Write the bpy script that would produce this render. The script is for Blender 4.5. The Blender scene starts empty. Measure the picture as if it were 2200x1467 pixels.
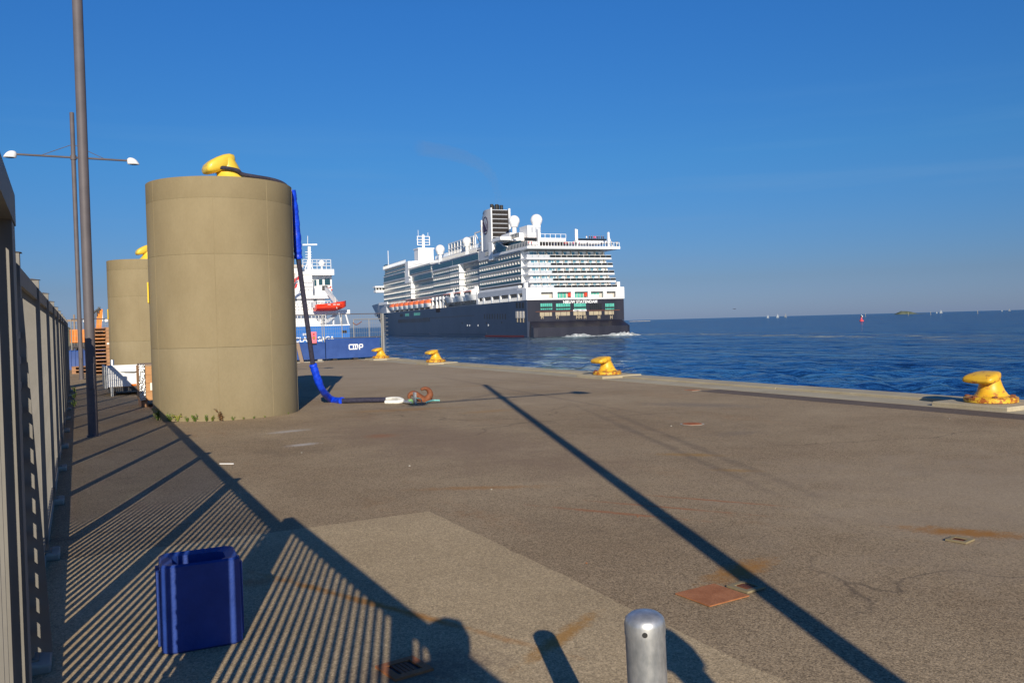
import bpy, bmesh, math, random
from mathutils import Vector, Matrix
random.seed(7)
R = math.radians
sc = bpy.context.scene
col = sc.collection

# ---------------------------------------------------------------- camera
F = 1850.0
PSI, TH, RO, EYE = R(27.55), math.atan(38.9 / F), R(1.53), 1.6
f0 = Vector((math.sin(PSI) * math.cos(TH), math.cos(PSI) * math.cos(TH), -math.sin(TH)))
R0 = Vector((math.cos(PSI), -math.sin(PSI), 0)); U0 = R0.cross(f0)
cr = R0 * math.cos(RO) - U0 * math.sin(RO); cu = R0 * math.sin(RO) + U0 * math.cos(RO)
CAM = Vector((0, 0, EYE))
cd = bpy.data.cameras.new('camera'); cam = bpy.data.objects.new('camera', cd); col.objects.link(cam)
m = Matrix((cr, cu, -f0)).transposed().to_4x4(); m.translation = CAM; cam.matrix_world = m
cd.sensor_width = 36; cd.lens = 36 * F / 2200; cd.clip_end = 60000; cd.clip_start = 0.05
sc.camera = cam

# ---------------------------------------------------------------- sky, sun, exposure
SUN_AZ, SUN_EL = R(200.5), R(21)          # direction towards the sun, clockwise from +Y
w = bpy.data.worlds.new('World'); sc.world = w; w.use_nodes = True
nt = w.node_tree; nt.nodes.clear()
wo = nt.nodes.new('ShaderNodeOutputWorld'); bg = nt.nodes.new('ShaderNodeBackground')
sky = nt.nodes.new('ShaderNodeTexSky'); sky.sky_type = 'NISHITA'; sky.sun_disc = False
sky.sun_elevation = SUN_EL; sky.sun_rotation = SUN_AZ
sky.air_density = 1.0; sky.dust_density = 0.3; sky.ozone_density = 4.5; sky.altitude = 0
bg.inputs['Strength'].default_value = 0.068
tc = nt.nodes.new('ShaderNodeTexCoord')
mp = nt.nodes.new('ShaderNodeMapping'); mp.inputs['Scale'].default_value = (1.6, 1.6, 26)
nz = nt.nodes.new('ShaderNodeTexNoise'); nz.inputs['Scale'].default_value = 1.7; nz.inputs['Detail'].default_value = 5
cr1 = nt.nodes.new('ShaderNodeValToRGB'); cr1.color_ramp.elements[0].position = .52; cr1.color_ramp.elements[1].position = .78
sx = nt.nodes.new('ShaderNodeSeparateXYZ')
el = nt.nodes.new('ShaderNodeValToRGB')
for p_, v_ in ((0.0, .3), (.05, 1), (.16, .8), (.26, 0)):
    e_ = el.color_ramp.elements.new(p_); e_.color = (v_, v_, v_, 1)
el.color_ramp.elements.remove(el.color_ramp.elements[-1]); el.color_ramp.elements.remove(el.color_ramp.elements[0])
mu = nt.nodes.new('ShaderNodeMath'); mu.operation = 'MULTIPLY'
mu2 = nt.nodes.new('ShaderNodeMath'); mu2.operation = 'MULTIPLY'; mu2.inputs[1].default_value = .18
mxs = nt.nodes.new('ShaderNodeMix'); mxs.data_type = 'RGBA'; mxs.inputs[7].default_value = (5.6, 6.2, 7.2, 1)
hs = nt.nodes.new('ShaderNodeHueSaturation'); hs.inputs['Saturation'].default_value = 1.12; hs.inputs['Value'].default_value = 1.0
lk = nt.links.new
lk(tc.outputs['Generated'], mp.inputs[0]); lk(mp.outputs[0], nz.inputs[0]); lk(nz.outputs[0], cr1.inputs[0])
lk(tc.outputs['Generated'], sx.inputs[0]); lk(sx.outputs[2], el.inputs[0])
lk(cr1.outputs[0], mu.inputs[0]); lk(el.outputs[0], mu.inputs[1]); lk(mu.outputs[0], mu2.inputs[0])
lk(sky.outputs[0], hs.inputs['Color']); lk(hs.outputs[0], mxs.inputs[6]); lk(mu2.outputs[0], mxs.inputs[0])
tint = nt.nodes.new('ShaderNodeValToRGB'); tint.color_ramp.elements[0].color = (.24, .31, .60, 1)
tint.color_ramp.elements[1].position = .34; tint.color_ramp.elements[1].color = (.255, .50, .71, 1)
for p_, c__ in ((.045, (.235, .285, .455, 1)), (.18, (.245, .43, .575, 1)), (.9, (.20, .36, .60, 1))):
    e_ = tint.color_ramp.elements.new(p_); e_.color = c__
tm = nt.nodes.new('ShaderNodeVectorMath'); tm.operation = 'MULTIPLY'
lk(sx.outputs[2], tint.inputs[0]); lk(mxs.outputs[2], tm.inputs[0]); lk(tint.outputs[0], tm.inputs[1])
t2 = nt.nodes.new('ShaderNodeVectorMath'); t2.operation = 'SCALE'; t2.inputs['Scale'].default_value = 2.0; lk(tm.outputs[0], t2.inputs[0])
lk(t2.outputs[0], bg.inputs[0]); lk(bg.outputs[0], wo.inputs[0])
sd = bpy.data.lights.new('sun', 'SUN'); sd.energy = 5.0; sd.angle = R(0.33); sd.color = (1.0, .90, .74)
so = bpy.data.objects.new('sun', sd); col.objects.link(so)
tosun = Vector((math.sin(SUN_AZ) * math.cos(SUN_EL), math.cos(SUN_AZ) * math.cos(SUN_EL), math.sin(SUN_EL)))
so.rotation_euler = tosun.to_track_quat('Z', 'Y').to_euler()
sc.view_settings.view_transform = 'Standard'; sc.view_settings.look = 'None'
sc.view_settings.exposure = 0.15; sc.view_settings.gamma = 1; sc.view_settings.use_curve_mapping = False

# ---------------------------------------------------------------- photo pixel -> point on a known plane
def ray(x, y): return f0 + cr * ((x - 1100) / F) - cu * ((y - 733.5) / F)
def G(x, y, z=0.0):
    d = ray(x, y); return CAM + d * ((z - EYE) / d.z)
def VY(x, y, Y):
    d = ray(x, y); return CAM + d * (Y / d.y)
WZ = -2.9   # water level below the quay

# ---------------------------------------------------------------- materials
MATS = {}
def nodes(m): return m.node_tree.nodes, m.node_tree.links
def pm(name, c1, c2=None, scale=4, rough=.6, metal=0, bump=0, bscale=60, bdist=.01, contrast=(.35, .65), stretch=(1, 1, 1),
       rust=None, spec=.5, world=False, trans=0, coat=0, speck=0, ior=1.45):
    """noise-varied surface; rust = (amount threshold, colour, scale)"""
    mt = bpy.data.materials.new(name); mt.use_nodes = True
    N, L = nodes(mt); b = N['Principled BSDF']
    tc = N.new('ShaderNodeTexCoord'); geo = N.new('ShaderNodeNewGeometry')
    mp = N.new('ShaderNodeMapping'); mp.inputs['Scale'].default_value = stretch
    L.new(geo.outputs['Position'] if world else tc.outputs['Object'], mp.inputs[0])
    c2 = c2 or c1
    nz = N.new('ShaderNodeTexNoise'); nz.inputs['Scale'].default_value = scale; nz.inputs['Detail'].default_value = 6; nz.inputs['Roughness'].default_value = .62
    L.new(mp.outputs[0], nz.inputs[0])
    rp = N.new('ShaderNodeValToRGB'); rp.color_ramp.elements[0].position, rp.color_ramp.elements[1].position = contrast
    rp.color_ramp.elements[0].color = (*c1, 1); rp.color_ramp.elements[1].color = (*c2, 1)
    L.new(nz.outputs[0], rp.inputs[0]); out = rp.outputs[0]
    if speck:
        n3 = N.new('ShaderNodeTexNoise'); n3.inputs['Scale'].default_value = bscale; n3.inputs['Detail'].default_value = 2
        L.new(mp.outputs[0], n3.inputs[0])
        r3 = N.new('ShaderNodeValToRGB'); r3.color_ramp.elements[0].position = .3; r3.color_ramp.elements[1].position = .7
        r3.color_ramp.elements[0].color = (1 - speck,) * 3 + (1,); r3.color_ramp.elements[1].color = (1 + speck,) * 3 + (1,)
        L.new(n3.outputs[0], r3.inputs[0])
        mx = N.new('ShaderNodeMix'); mx.data_type = 'RGBA'; mx.blend_type = 'MULTIPLY'; mx.inputs[0].default_value = 1
        L.new(out, mx.inputs[6]); L.new(r3.outputs[0], mx.inputs[7]); out = mx.outputs[2]
    if rust:
        th, rc, rs = rust
        n2 = N.new('ShaderNodeTexNoise'); n2.inputs['Scale'].default_value = rs; n2.inputs['Detail'].default_value = 8; n2.inputs['Roughness'].default_value = .7
        L.new(tc.outputs['Object'], n2.inputs[0])
        r2 = N.new('ShaderNodeValToRGB'); r2.color_ramp.elements[0].position = th; r2.color_ramp.elements[1].position = th + .07
        L.new(n2.outputs[0], r2.inputs[0])
        mx = N.new('ShaderNodeMix'); mx.data_type = 'RGBA'; mx.inputs[7].default_value = (*rc, 1)
        L.new(r2.outputs[0], mx.inputs[0]); L.new(out, mx.inputs[6]); out = mx.outputs[2]
    L.new(out, b.inputs['Base Color'])
    b.inputs['Roughness'].default_value = rough; b.inputs['Metallic'].default_value = metal
    b.inputs['Specular IOR Level'].default_value = spec; b.inputs['IOR'].default_value = ior
    b.inputs['Transmission Weight'].default_value = trans; b.inputs['Coat Weight'].default_value = coat
    if bump:
        nb = N.new('ShaderNodeTexNoise'); nb.inputs['Scale'].default_value = bscale; nb.inputs['Detail'].default_value = 4
        L.new(mp.outputs[0], nb.inputs[0])
        bp = N.new('ShaderNodeBump'); bp.inputs['Strength'].default_value = bump; bp.inputs['Distance'].default_value = bdist
        L.new(nb.outputs[0], bp.inputs['Height']); L.new(bp.outputs[0], b.inputs['Normal'])
    MATS[name] = mt
    return mt

def ground_mat(name, c1, c2, grain, spots, streak=.5, coarse=.25):
    mt = bpy.data.materials.new(name); mt.use_nodes = True
    N, L = nodes(mt); b = N['Principled BSDF']; geo = N.new('ShaderNodeNewGeometry')
    pos = geo.outputs['Position']
    def noise(scale, det=5, rgh=.6, st=None):
        n = N.new('ShaderNodeTexNoise'); n.inputs['Scale'].default_value = scale; n.inputs['Detail'].default_value = det; n.inputs['Roughness'].default_value = rgh
        if st:
            q = N.new('ShaderNodeMapping'); q.inputs['Scale'].default_value = st; L.new(pos, q.inputs[0]); L.new(q.outputs[0], n.inputs[0])
        else: L.new(pos, n.inputs[0])
        return n.outputs[0]
    def ramp(v, p0, p1, a=(0, 0, 0), c=(1, 1, 1)):
        r = N.new('ShaderNodeValToRGB'); r.color_ramp.elements[0].position = p0; r.color_ramp.elements[1].position = p1
        r.color_ramp.elements[0].color = (*a, 1); r.color_ramp.elements[1].color = (*c, 1); L.new(v, r.inputs[0]); return r.outputs[0]
    def mix(f, a, c, mode='MIX'):
        x = N.new('ShaderNodeMix'); x.data_type = 'RGBA'; x.blend_type = mode
        if isinstance(f, (int, float)): x.inputs[0].default_value = f
        else: L.new(f, x.inputs[0])
        L.new(a, x.inputs[6])
        if isinstance(c, tuple): x.inputs[7].default_value = (*c, 1)
        else: L.new(c, x.inputs[7])
        return x.outputs[2]
    def mth(op, a, c=None):
        x = N.new('ShaderNodeMath'); x.operation = op
        for i, v in enumerate((a, c)):
            if v is None: continue
            if isinstance(v, (int, float)): x.inputs[i].default_value = v
            else: L.new(v, x.inputs[i])
        return x.outputs[0]
    cc = ramp(noise(.32, 7, .65), .34, .66, c1, c2)
    cc = mix(1, cc, ramp(noise(38, 3, .7), .3, .75, (.86, .85, .84), (1.16, 1.15, 1.13)), 'MULTIPLY')
    cc = mix(.8, cc, ramp(noise(1.7, 6, .7), .25, .75, (.84, .82, .80), (1.13, 1.12, 1.10)), 'MULTIPLY')
    # single stones
    vo = N.new('ShaderNodeTexVoronoi'); vo.inputs['Scale'].default_value = grain; L.new(pos, vo.inputs[0])
    cc = mix(1, cc, ramp(vo.outputs['Color'], .05, .95, (1 - coarse * 1.5,) * 3, (1 + coarse * 1.6,) * 3), 'MULTIPLY')
    vo2 = N.new('ShaderNodeTexVoronoi'); vo2.inputs['Scale'].default_value = 9; L.new(pos, vo2.inputs[0])
    # rust haze in long streaks along the quay
    st = mth('MULTIPLY', ramp(noise(1.0, 6, .68, (.75, .22, 1)), .56, .72), ramp(noise(7, 5, .7), .42, .7))
    cc = mix(mth('MULTIPLY', st, streak), cc, (.33, .15, .05))
    # oil darkening
    cc = mix(mth('MULTIPLY', ramp(noise(.55, 6, .7, (1, .5, 1)), .57, .75), .35), cc, (.09, .075, .06))
    dv_ = N.new('ShaderNodeVectorMath'); dv_.operation = 'MULTIPLY_ADD'; nn = N.new('ShaderNodeTexNoise'); nn.inputs['Scale'].default_value = 1.1; nn.inputs['Detail'].default_value = 6
    L.new(pos, nn.inputs[0]); L.new(nn.outputs['Color'], dv_.inputs[0]); dv_.inputs[1].default_value = (1.3, 1.3, 0); L.new(pos, dv_.inputs[2])
    ck = N.new('ShaderNodeTexVoronoi'); ck.feature = 'DISTANCE_TO_EDGE'; ck.inputs['Scale'].default_value = .21; L.new(dv_.outputs[0], ck.inputs[0])
    cc = mix(mth('MULTIPLY', mth('MULTIPLY', ramp(ck.outputs['Distance'], .0015, .0042, (1, 1, 1), (0, 0, 0)), ramp(noise(.22, 3, .6), .47, .58)), .55), cc, (.07, .055, .045))
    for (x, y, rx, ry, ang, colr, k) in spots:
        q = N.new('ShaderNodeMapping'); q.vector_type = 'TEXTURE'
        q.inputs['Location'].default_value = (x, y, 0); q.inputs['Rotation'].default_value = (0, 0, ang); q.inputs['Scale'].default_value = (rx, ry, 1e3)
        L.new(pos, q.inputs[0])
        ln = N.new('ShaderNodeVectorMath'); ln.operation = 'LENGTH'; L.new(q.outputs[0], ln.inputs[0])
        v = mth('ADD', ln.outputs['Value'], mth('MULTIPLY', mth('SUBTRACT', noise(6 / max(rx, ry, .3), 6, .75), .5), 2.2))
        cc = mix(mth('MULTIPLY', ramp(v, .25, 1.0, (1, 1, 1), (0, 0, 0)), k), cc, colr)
    L.new(cc, b.inputs['Base Color'])
    b.inputs['Roughness'].default_value = .9; b.inputs['Specular IOR Level'].default_value = .12
    nb = mth('ADD', noise(grain * .9, 3, .7), mth('MULTIPLY', noise(11, 4), .6))
    bp = N.new('ShaderNodeBump'); bp.inputs['Strength'].default_value = .55; bp.inputs['Distance'].default_value = .006
    L.new(nb, bp.inputs['Height']); L.new(bp.outputs[0], b.inputs['Normal'])
    MATS[name] = mt
    return mt

RUST = (.30, .12, .035)
pm('fence_steel', (.15, .14, .122), (.20, .187, .165), 3, .6, .0, .1, 40, .002)
pm('pole_steel', (.085, .075, .08), (.115, .10, .106), 2, .62, 0)
pm('galv', (.33, .35, .37), (.62, .63, .63), 26, .42, .7, .08, 40, .003, (.32, .68), (1, 1, .5), rust=(.70, (.62, .60, .52), 30))
pm('concrete', (.205, .16, .085), (.285, .23, .132), 1.0, .85, 0, .12, 35, .003, (.22, .78), (1, 1, .5), speck=.03, rust=(.68, (.205, .168, .095), 1.7))
pm('concrete_low', (.215, .173, .097), (.298, .245, .148), 1.1, .85, 0, .12, 35, .003, (.22, .78), (1, 1, .5), speck=.03, rust=(.70, (.21, .175, .10), 2.0))
pm('coping', (.34, .285, .185), (.46, .40, .275), 1.1, .85, 0, .35, 55, .006, (.3, .7), speck=.1, world=True)
pm('foot_concrete', (.30, .28, .23), (.40, .37, .31), 5, .85, 0, .3, 50, .004)
pm('yellow_rust', (.70, .38, .02), (.80, .48, .04), 3, .42, 0, .12, 30, .004, rust=(.545, (.40, .17, .04), 9), coat=.0)
pm('yellow_flange', (.68, .40, .025), (.78, .50, .05), 3, .45, 0, .15, 30, .004, rust=(.47, (.34, .10, .02), 10))
pm('yellow_clean', (.74, .50, .045), (.80, .56, .07), 3, .4, 0, .05, 30, .003, coat=.2)
pm('yellow_sign', (.80, .52, .01), rough=.5)
pm('black', (.015, .015, .016), (.03, .03, .03), 8, .6)
pm('black_rubber', (.02, .02, .022), (.045, .042, .045), 30, .75, 0, .3, 120, .003)
pm('rope_dark', (.016, .015, .032), (.038, .036, .062), 25, .85, 0, .5, 90, .006)
pm('rope_white', (.62, .61, .55), (.80, .79, .74), 20, .9, 0, .6, 60, .006)
pm('blue_sleeve', (.004, .035, .50), (.01, .075, .80), 14, .38, 0, .5, 22, .012)
pm('teal_rope', (.12, .42, .42), (.22, .55, .52), 30, .9)
pm('rust_steel', (.17, .055, .025), (.28, .10, .04), 9, .7, .2, .3, 60, .003)
pm('rust_plate', (.30, .105, .035), (.42, .17, .07), 7, .85, 0, .4, 120, .003, speck=.15)
pm('green_pin', (.16, .36, .12), (.22, .42, .18), 10, .6)
pm('blue_block', (.012, .040, .21), (.020, .056, .27), 6, .5, 0, .3, 60, .006, rust=(.70, (.16, .12, .09), 8))
pm('blue_barrier', (.012, .05, .21), (.022, .07, .26), 2.5, .5, 0, .1, 30, .003)
pm('white', (.74, .74, .73), (.82, .82, .81), 5, .45)
pm('white_sign', (.80, .80, .80), rough=.5)
pm('wood', (.40, .20, .08), (.55, .30, .135), 9, .75, 0, .3, 40, .003, (.3, .7), (1, 6, 6))
pm('wood_grey', (.22, .16, .115), (.34, .25, .18), 7, .8, 0, .3, 40, .003, (.3, .7), (6, 6, 1))
pm('pallet_wood', (.27, .13, .065), (.42, .235, .125), 6, .8, 0, .2, 40, .003)
pm('foil', (.35, .36, .37), (.78, .79, .80), 24, .25, .8, .9, 26, .03, (.4, .6))
pm('paper', (.80, .78, .72), rough=.8)
pm('orange_lens', (.85, .16, .01), rough=.3)
pm('orange_paint', (.70, .24, .03), (.62, .19, .02), 2, .5, rust=(.66, (.12, .06, .03), 2))
pm('dark_metal', (.05, .05, .055), (.09, .088, .09), 6, .5, .4)
pm('mesh_wire', (.30, .29, .27), rough=.5, metal=.3)
pm('weed', (.07, .13, .02), (.17, .22, .035), 14, .7)
pm('weed_yellow', (.30, .27, .04), (.22, .24, .05), 14, .7)
pm('weed_brown', (.12, .06, .025), (.18, .10, .04), 14, .8)
pm('pink', (.75, .16, .20), (.80, .22, .26), 4, .5)
pm('hull_navy', (.027, .037, .068), (.037, .049, .086), .12, .38, 0, .05, .5, .02, stretch=(1, 1, .4))
pm('hull_stern', (.014, .015, .026), (.025, .025, .038), .25, .42, 0, .05, .5, .02, stretch=(1, 1, .3))
pm('ship_white', (.76, .76, .76), (.80, .80, .80), .3, .45)
pm('ship_grey', (.42, .44, .48), (.47, .49, .53), .3, .45)
pm('ship_beige', (.50, .46, .41), (.56, .52, .47), .4, .6)
pm('ship_glass', (.020, .065, .088), (.030, .085, .11), .2, .22, 0, spec=.45)
pm('ship_glass_dark', (.012, .014, .016), (.03, .032, .034), .3, .2)
pm('ship_window', (.10, .26, .36), (.20, .38, .48), .6, .15)
pm('green_glass', (.05, .30, .24), (.13, .50, .40), .5, .15)
pm('ochre', (.40, .33, .22), (.32, .27, .19), .8, .7)
pm('life_orange', (.82, .16, .045), (.85, .20, .07), 1, .5)
pm('rescue_red', (.80, .035, .01), (.84, .06, .02), 1, .4)
pm('louvre_black', (.010, .007, .007), (.022, .015, .014), 1.2, .7)
pm('emblem', (.045, .02, .045), rough=.5)
pm('blue_hull', (.02, .13, .42), (.03, .16, .48), .4, .45, rust=(.70, (.16, .09, .05), .8))
pm('flag_red', (.65, .02, .025), rough=.7)
pm('flag_navy', (.02, .03, .14), rough=.7)
pm('antifoul', (.14, .02, .015), rough=.7)
pm('sail', (.30, .32, .34), rough=.8)
pm('island_green', (.055, .075, .045), (.12, .13, .095), .05, .9)
pm('stone', (.30, .27, .22), (.40, .36, .30), .2, .9)
pm('buoy_red', (.62, .06, .08), (.68, .10, .11), 1, .5)
pm('berm', (.10, .10, .055), (.20, .18, .12), .6, .95, 0, .6, 3, .15)
pm('cloth_black', (.03, .03, .035), (.05, .05, .055), 6, .85)
pm('cloth_navy', (.03, .04, .09), rough=.85)
pm('cloth_red', (.55, .03, .04), rough=.85)
pm('cloth_pink', (.75, .12, .30), rough=.85)
pm('cloth_white', (.75, .74, .72), rough=.85)
pm('skin', (.50, .28, .19), rough=.6)
pm('hair', (.07, .045, .03), rough=.7)

# ---------------------------------------------------------------- mesh helpers
class MB:
    def __init__(s): s.v = []; s.f = []
    def add(s, vs, fs):
        o = len(s.v); s.v += [tuple(p) for p in vs]; s.f += [tuple(i + o for i in q) for q in fs]; return s
    def box(s, x0, x1, y0, y1, z0, z1):
        return s.add([(x0, y0, z0), (x1, y0, z0), (x1, y1, z0), (x0, y1, z0), (x0, y0, z1), (x1, y0, z1), (x1, y1, z1), (x0, y1, z1)],
                     [(0, 3, 2, 1), (4, 5, 6, 7), (0, 1, 5, 4), (1, 2, 6, 5), (2, 3, 7, 6), (3, 0, 4, 7)])
    def cbox(s, x0, x1, y0, y1, z0, z1, c):
        """box with chamfered vertical edges and top rim"""
        def ring(z, i):
            a0, a1, b0, b1 = x0 + i, x1 - i, y0 + i, y1 - i; k = c
            return [(a0 + k, b0, z), (a1 - k, b0, z), (a1, b0 + k, z), (a1, b1 - k, z), (a1 - k, b1, z), (a0 + k, b1, z), (a0, b1 - k, z), (a0, b0 + k, z)]
        return s.loft([ring(z0 + c, 0) if False else ring(z0, c * .6), ring(z0 + c, 0), ring(z1 - c, 0), ring(z1, c * .6)])
    def loft(s, rings, cap=True, close=True):
        n = len(rings[0]); o = len(s.v)
        for r_ in rings: s.v += [tuple(p) for p in r_]
        for i in range(len(rings) - 1):
            for j in range(n if close else n - 1):
                k = (j + 1) % n
                s.f.append((o + i * n + j, o + i * n + k, o + (i + 1) * n + k, o + (i + 1) * n + j))
        if cap:
            s.f.append(tuple(o + j for j in range(n))[::-1]); s.f.append(tuple(o + (len(rings) - 1) * n + j for j in range(n)))
        return s
    def lathe(s, prof, n=24, cx=0, cy=0, cap=True):
        return s.loft([[(cx + r_ * math.cos(2 * math.pi * j / n), cy + r_ * math.sin(2 * math.pi * j / n), z) for j in range(n)] for r_, z in prof], cap)
    def tube(s, pts, rad, n=8, cap=True):
        pts = [Vector(p) for p in pts]; rs = rad if isinstance(rad, (list, tuple)) else [rad] * len(pts)
        rings = []; up = None
        for i, p in enumerate(pts):
            d = (pts[min(i + 1, len(pts) - 1)] - pts[max(i - 1, 0)]).normalized()
            if up is None: up = Vector((0, 0, 1)) if abs(d.z) < .9 else Vector((1, 0, 0))
            a = d.cross(up).normalized(); up = a.cross(d).normalized(); b = up
            rings.append([p + a * (rs[i] * math.cos(2 * math.pi * j / n)) + b * (rs[i] * math.sin(2 * math.pi * j / n)) for j in range(n)])
        return s.loft(rings, cap)
    def bar(s, p, q, a, b=None):
        """rectangular bar from p to q, a wide, b high"""
        p, q = Vector(p), Vector(q); b = b or a; d = (q - p).normalized()
        up = Vector((0, 0, 1)) if abs(d.z) < .95 else Vector((0, 1, 0))
        x = d.cross(up).normalized() * a / 2; y = x.cross(d).normalized() * b / 2
        return s.loft([[c - x - y, c + x - y, c + x + y, c - x + y] for c in (p, q)])
    def prism(s, poly, d):
        d = Vector(d); return s.loft([[Vector(p) for p in poly], [Vector(p) + d for p in poly]])
    def mesh(s, name, mat, smooth=None):
        me = bpy.data.meshes.new(name); me.from_pydata(s.v, [], s.f)
        bm = bmesh.new(); bm.from_mesh(me); bmesh.ops.recalc_face_normals(bm, faces=bm.faces); bm.to_mesh(me); bm.free()
        me.materials.append(MATS[mat] if isinstance(mat, str) else mat)
        if smooth is not None:
            for p in me.polygons: p.use_smooth = True
            me.set_sharp_from_angle(angle=R(smooth))
        return me
    def build(s, name, mat, parent=None, smooth=None, loc=None):
        return inst(name, s.mesh(name, mat, smooth), parent, loc)
def inst(name, me, parent=None, loc=None, rz=0):
    o = bpy.data.objects.new(name, me); col.objects.link(o)
    if loc is not None: o.location = loc
    if rz: o.rotation_euler.z = rz
    if parent: o.parent = parent
    return o
def tag(o, label=None, cat=None, group=None, kind=None):
    if label: o['label'] = label
    if cat: o['category'] = cat
    if group: o['group'] = group
    if kind: o['kind'] = kind
    return o
def empty(name, loc, label, cat, group=None, rz=0):
    o = bpy.data.objects.new(name, None); col.objects.link(o); o.location = loc; o.rotation_euler.z = rz; o.empty_display_size = .2
    return tag(o, label, cat, group)
def copy_tree(o, parent=None):
    c = o.copy(); col.objects.link(c)
    if parent: c.parent = parent
    for ch in list(o.children): copy_tree(ch, c)
    return c
def text_mesh(txt, size, depth, mat, bold=0.0):
    cu_ = bpy.data.curves.new('lettering', 'FONT'); cu_.body = txt; cu_.size = size; cu_.extrude = depth; cu_.align_x = 'CENTER'; cu_.offset = bold
    cu_.resolution_u = 3
    t = bpy.data.objects.new('tmp', cu_); col.objects.link(t)
    dg = bpy.context.evaluated_depsgraph_get(); me = bpy.data.meshes.new_from_object(t.evaluated_get(dg))
    bpy.data.objects.remove(t); me.materials.clear(); me.materials.append(MATS[mat]); return me

# ================================================================ SETTING
import numpy as np
spots = [(9.5, 30, 7, 17, 0, (.40, .315, .215), .75), (7.5, 3.5, 3.2, 4.0, 0, (.36, .285, .20), .55), (4.6, 11, 1.5, 4.5, .1, (.225, .155, .105), .6),
     # x, y, rx, ry, angle, colour, strength
    (3.75, 4.15, .45, .16, .3, (.36, .17, .04), .8), (5.75, 4.0, .55, .16, -.9, (.34, .15, .03), .85),
    (4.0, 6.0, .9, .05, -1.0, (.36, .14, .06), .7), (4.5, 5.9, .9, .04, -1.0, (.36, .14, .06), .7), (5.0, 5.9, .8, .04, -1.0, (.36, .14, .06), .7),
    (6.5, 8.0, .5, .15, -.8, (.36, .20, .05), .6), (6.2, 6.9, .35, .12, -.8, (.36, .20, .05), .5),
    (5.7, 15.6, 1.3, .35, -.3, (.36, .19, .06), .45), (6.9, 14.2, .7, .3, 0, (.36, .2, .07), .4), (9.4, 20.3, .7, .3, 0, (.30, .19, .09), .4),
    (3.1, 13.6, .45, .18, .2, (.55, .53, .50), .5), (2.9, 11.9, .3, .15, .2, (.6, .58, .55), .55), (4.1, 12.1, .3, .3, .2, (.34, .13, .05), .45),
    (3.6, 7.6, .8, .12, -.5, (.36, .17, .05), .5), (10.4, 12.5, 1.4, .5, -1.0, (.20, .165, .13), .6), (8.2, 9.1, .5, .3, .0, (.17, .14, .11), .4),
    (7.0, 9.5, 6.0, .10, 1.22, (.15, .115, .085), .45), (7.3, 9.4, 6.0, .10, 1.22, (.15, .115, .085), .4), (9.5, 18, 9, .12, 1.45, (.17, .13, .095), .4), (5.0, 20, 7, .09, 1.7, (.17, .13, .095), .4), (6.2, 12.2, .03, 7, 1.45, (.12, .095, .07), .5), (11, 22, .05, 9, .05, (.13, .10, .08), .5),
    (10.5, 33, 1.2, .25, -.6, (.12, .10, .08), .5)]
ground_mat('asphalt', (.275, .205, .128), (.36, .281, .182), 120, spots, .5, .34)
ground_mat('asphalt_patch', (.40, .31, .19), (.49, .387, .245), 130,
    [(1.55, 4.75, .05, 1.5, .42, (.40, .17, .03), .75), (2.2, 3.75, .5, .07, .55, (.40, .19, .03), .7), (1.0, 5.6, .35, .1, -.2, (.34, .16, .06), .5), (1.4, 3.7, .5, .3, 0, (.14, .10, .08), .6)], .25, .25)
ground_mat('asphalt_trench', (.125, .10, .085), (.16, .13, .11), 90, [], .2, .2)
ground_mat('asphalt_far', (.17, .15, .115), (.21, .18, .14), 30, [], .2, .1)

o = MB().box(-900, 13.0, -60, 900, -.6, 0).build('quay_apron', 'asphalt'); tag(o, 'brown grey asphalt quay apron with rust stains', 'ground', kind='structure')
jit = lambda: random.uniform(-.012, .012)
edge = [(-7, -12), (2.75, -12)] + [(2.75 + jit(), -11.9 + k * .15) for k in range(125)] + [(2.75, 6.9)] + [(2.7 - k * .15, 6.9 + jit()) for k in range(64)] + [(-7, 6.9)]
o = MB().prism([(x_, y_, -.05) for x_, y_ in edge], (0, 0, .054)).build('asphalt_patch', 'asphalt_patch'); tag(o, 'lighter coarse asphalt patch in front of the blue block', 'ground', kind='structure')
o = MB().box(12.33, 12.96, -20, 14.9, -.05, .004).build('trench_strip', 'asphalt_trench'); tag(o, 'dark asphalt trench repair beside the quay kerb', 'ground', kind='structure')
# coping: low gutter band, raised edge in cast lengths, quay wall
cop = empty('quay_coping', (0, 0, 0), 'pale concrete quay coping with raised edge', 'kerb'); cop['kind'] = 'structure'; del cop['category']
MB().box(13.0, 13.78, -60, 420, -.6, .006).build('gutter_band', 'coping', cop)
y = -22.0; i = 0
slab = MB().cbox(0, .68, .006, 5.994, -.5, .05, .012).mesh('coping_slab', 'coping')
while y < 80:
    inst('coping_slab', slab, cop, (13.78, y, (i % 3 - 1) * .004)); y += 6; i += 1
MB().box(13.78, 14.46, 80, 420, -.5, .05).build('coping_slab', 'coping', cop)
MB().box(13.8, 14.41, -60, 420, -6, -.5).build('quay_wall', 'concrete', cop)

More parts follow.
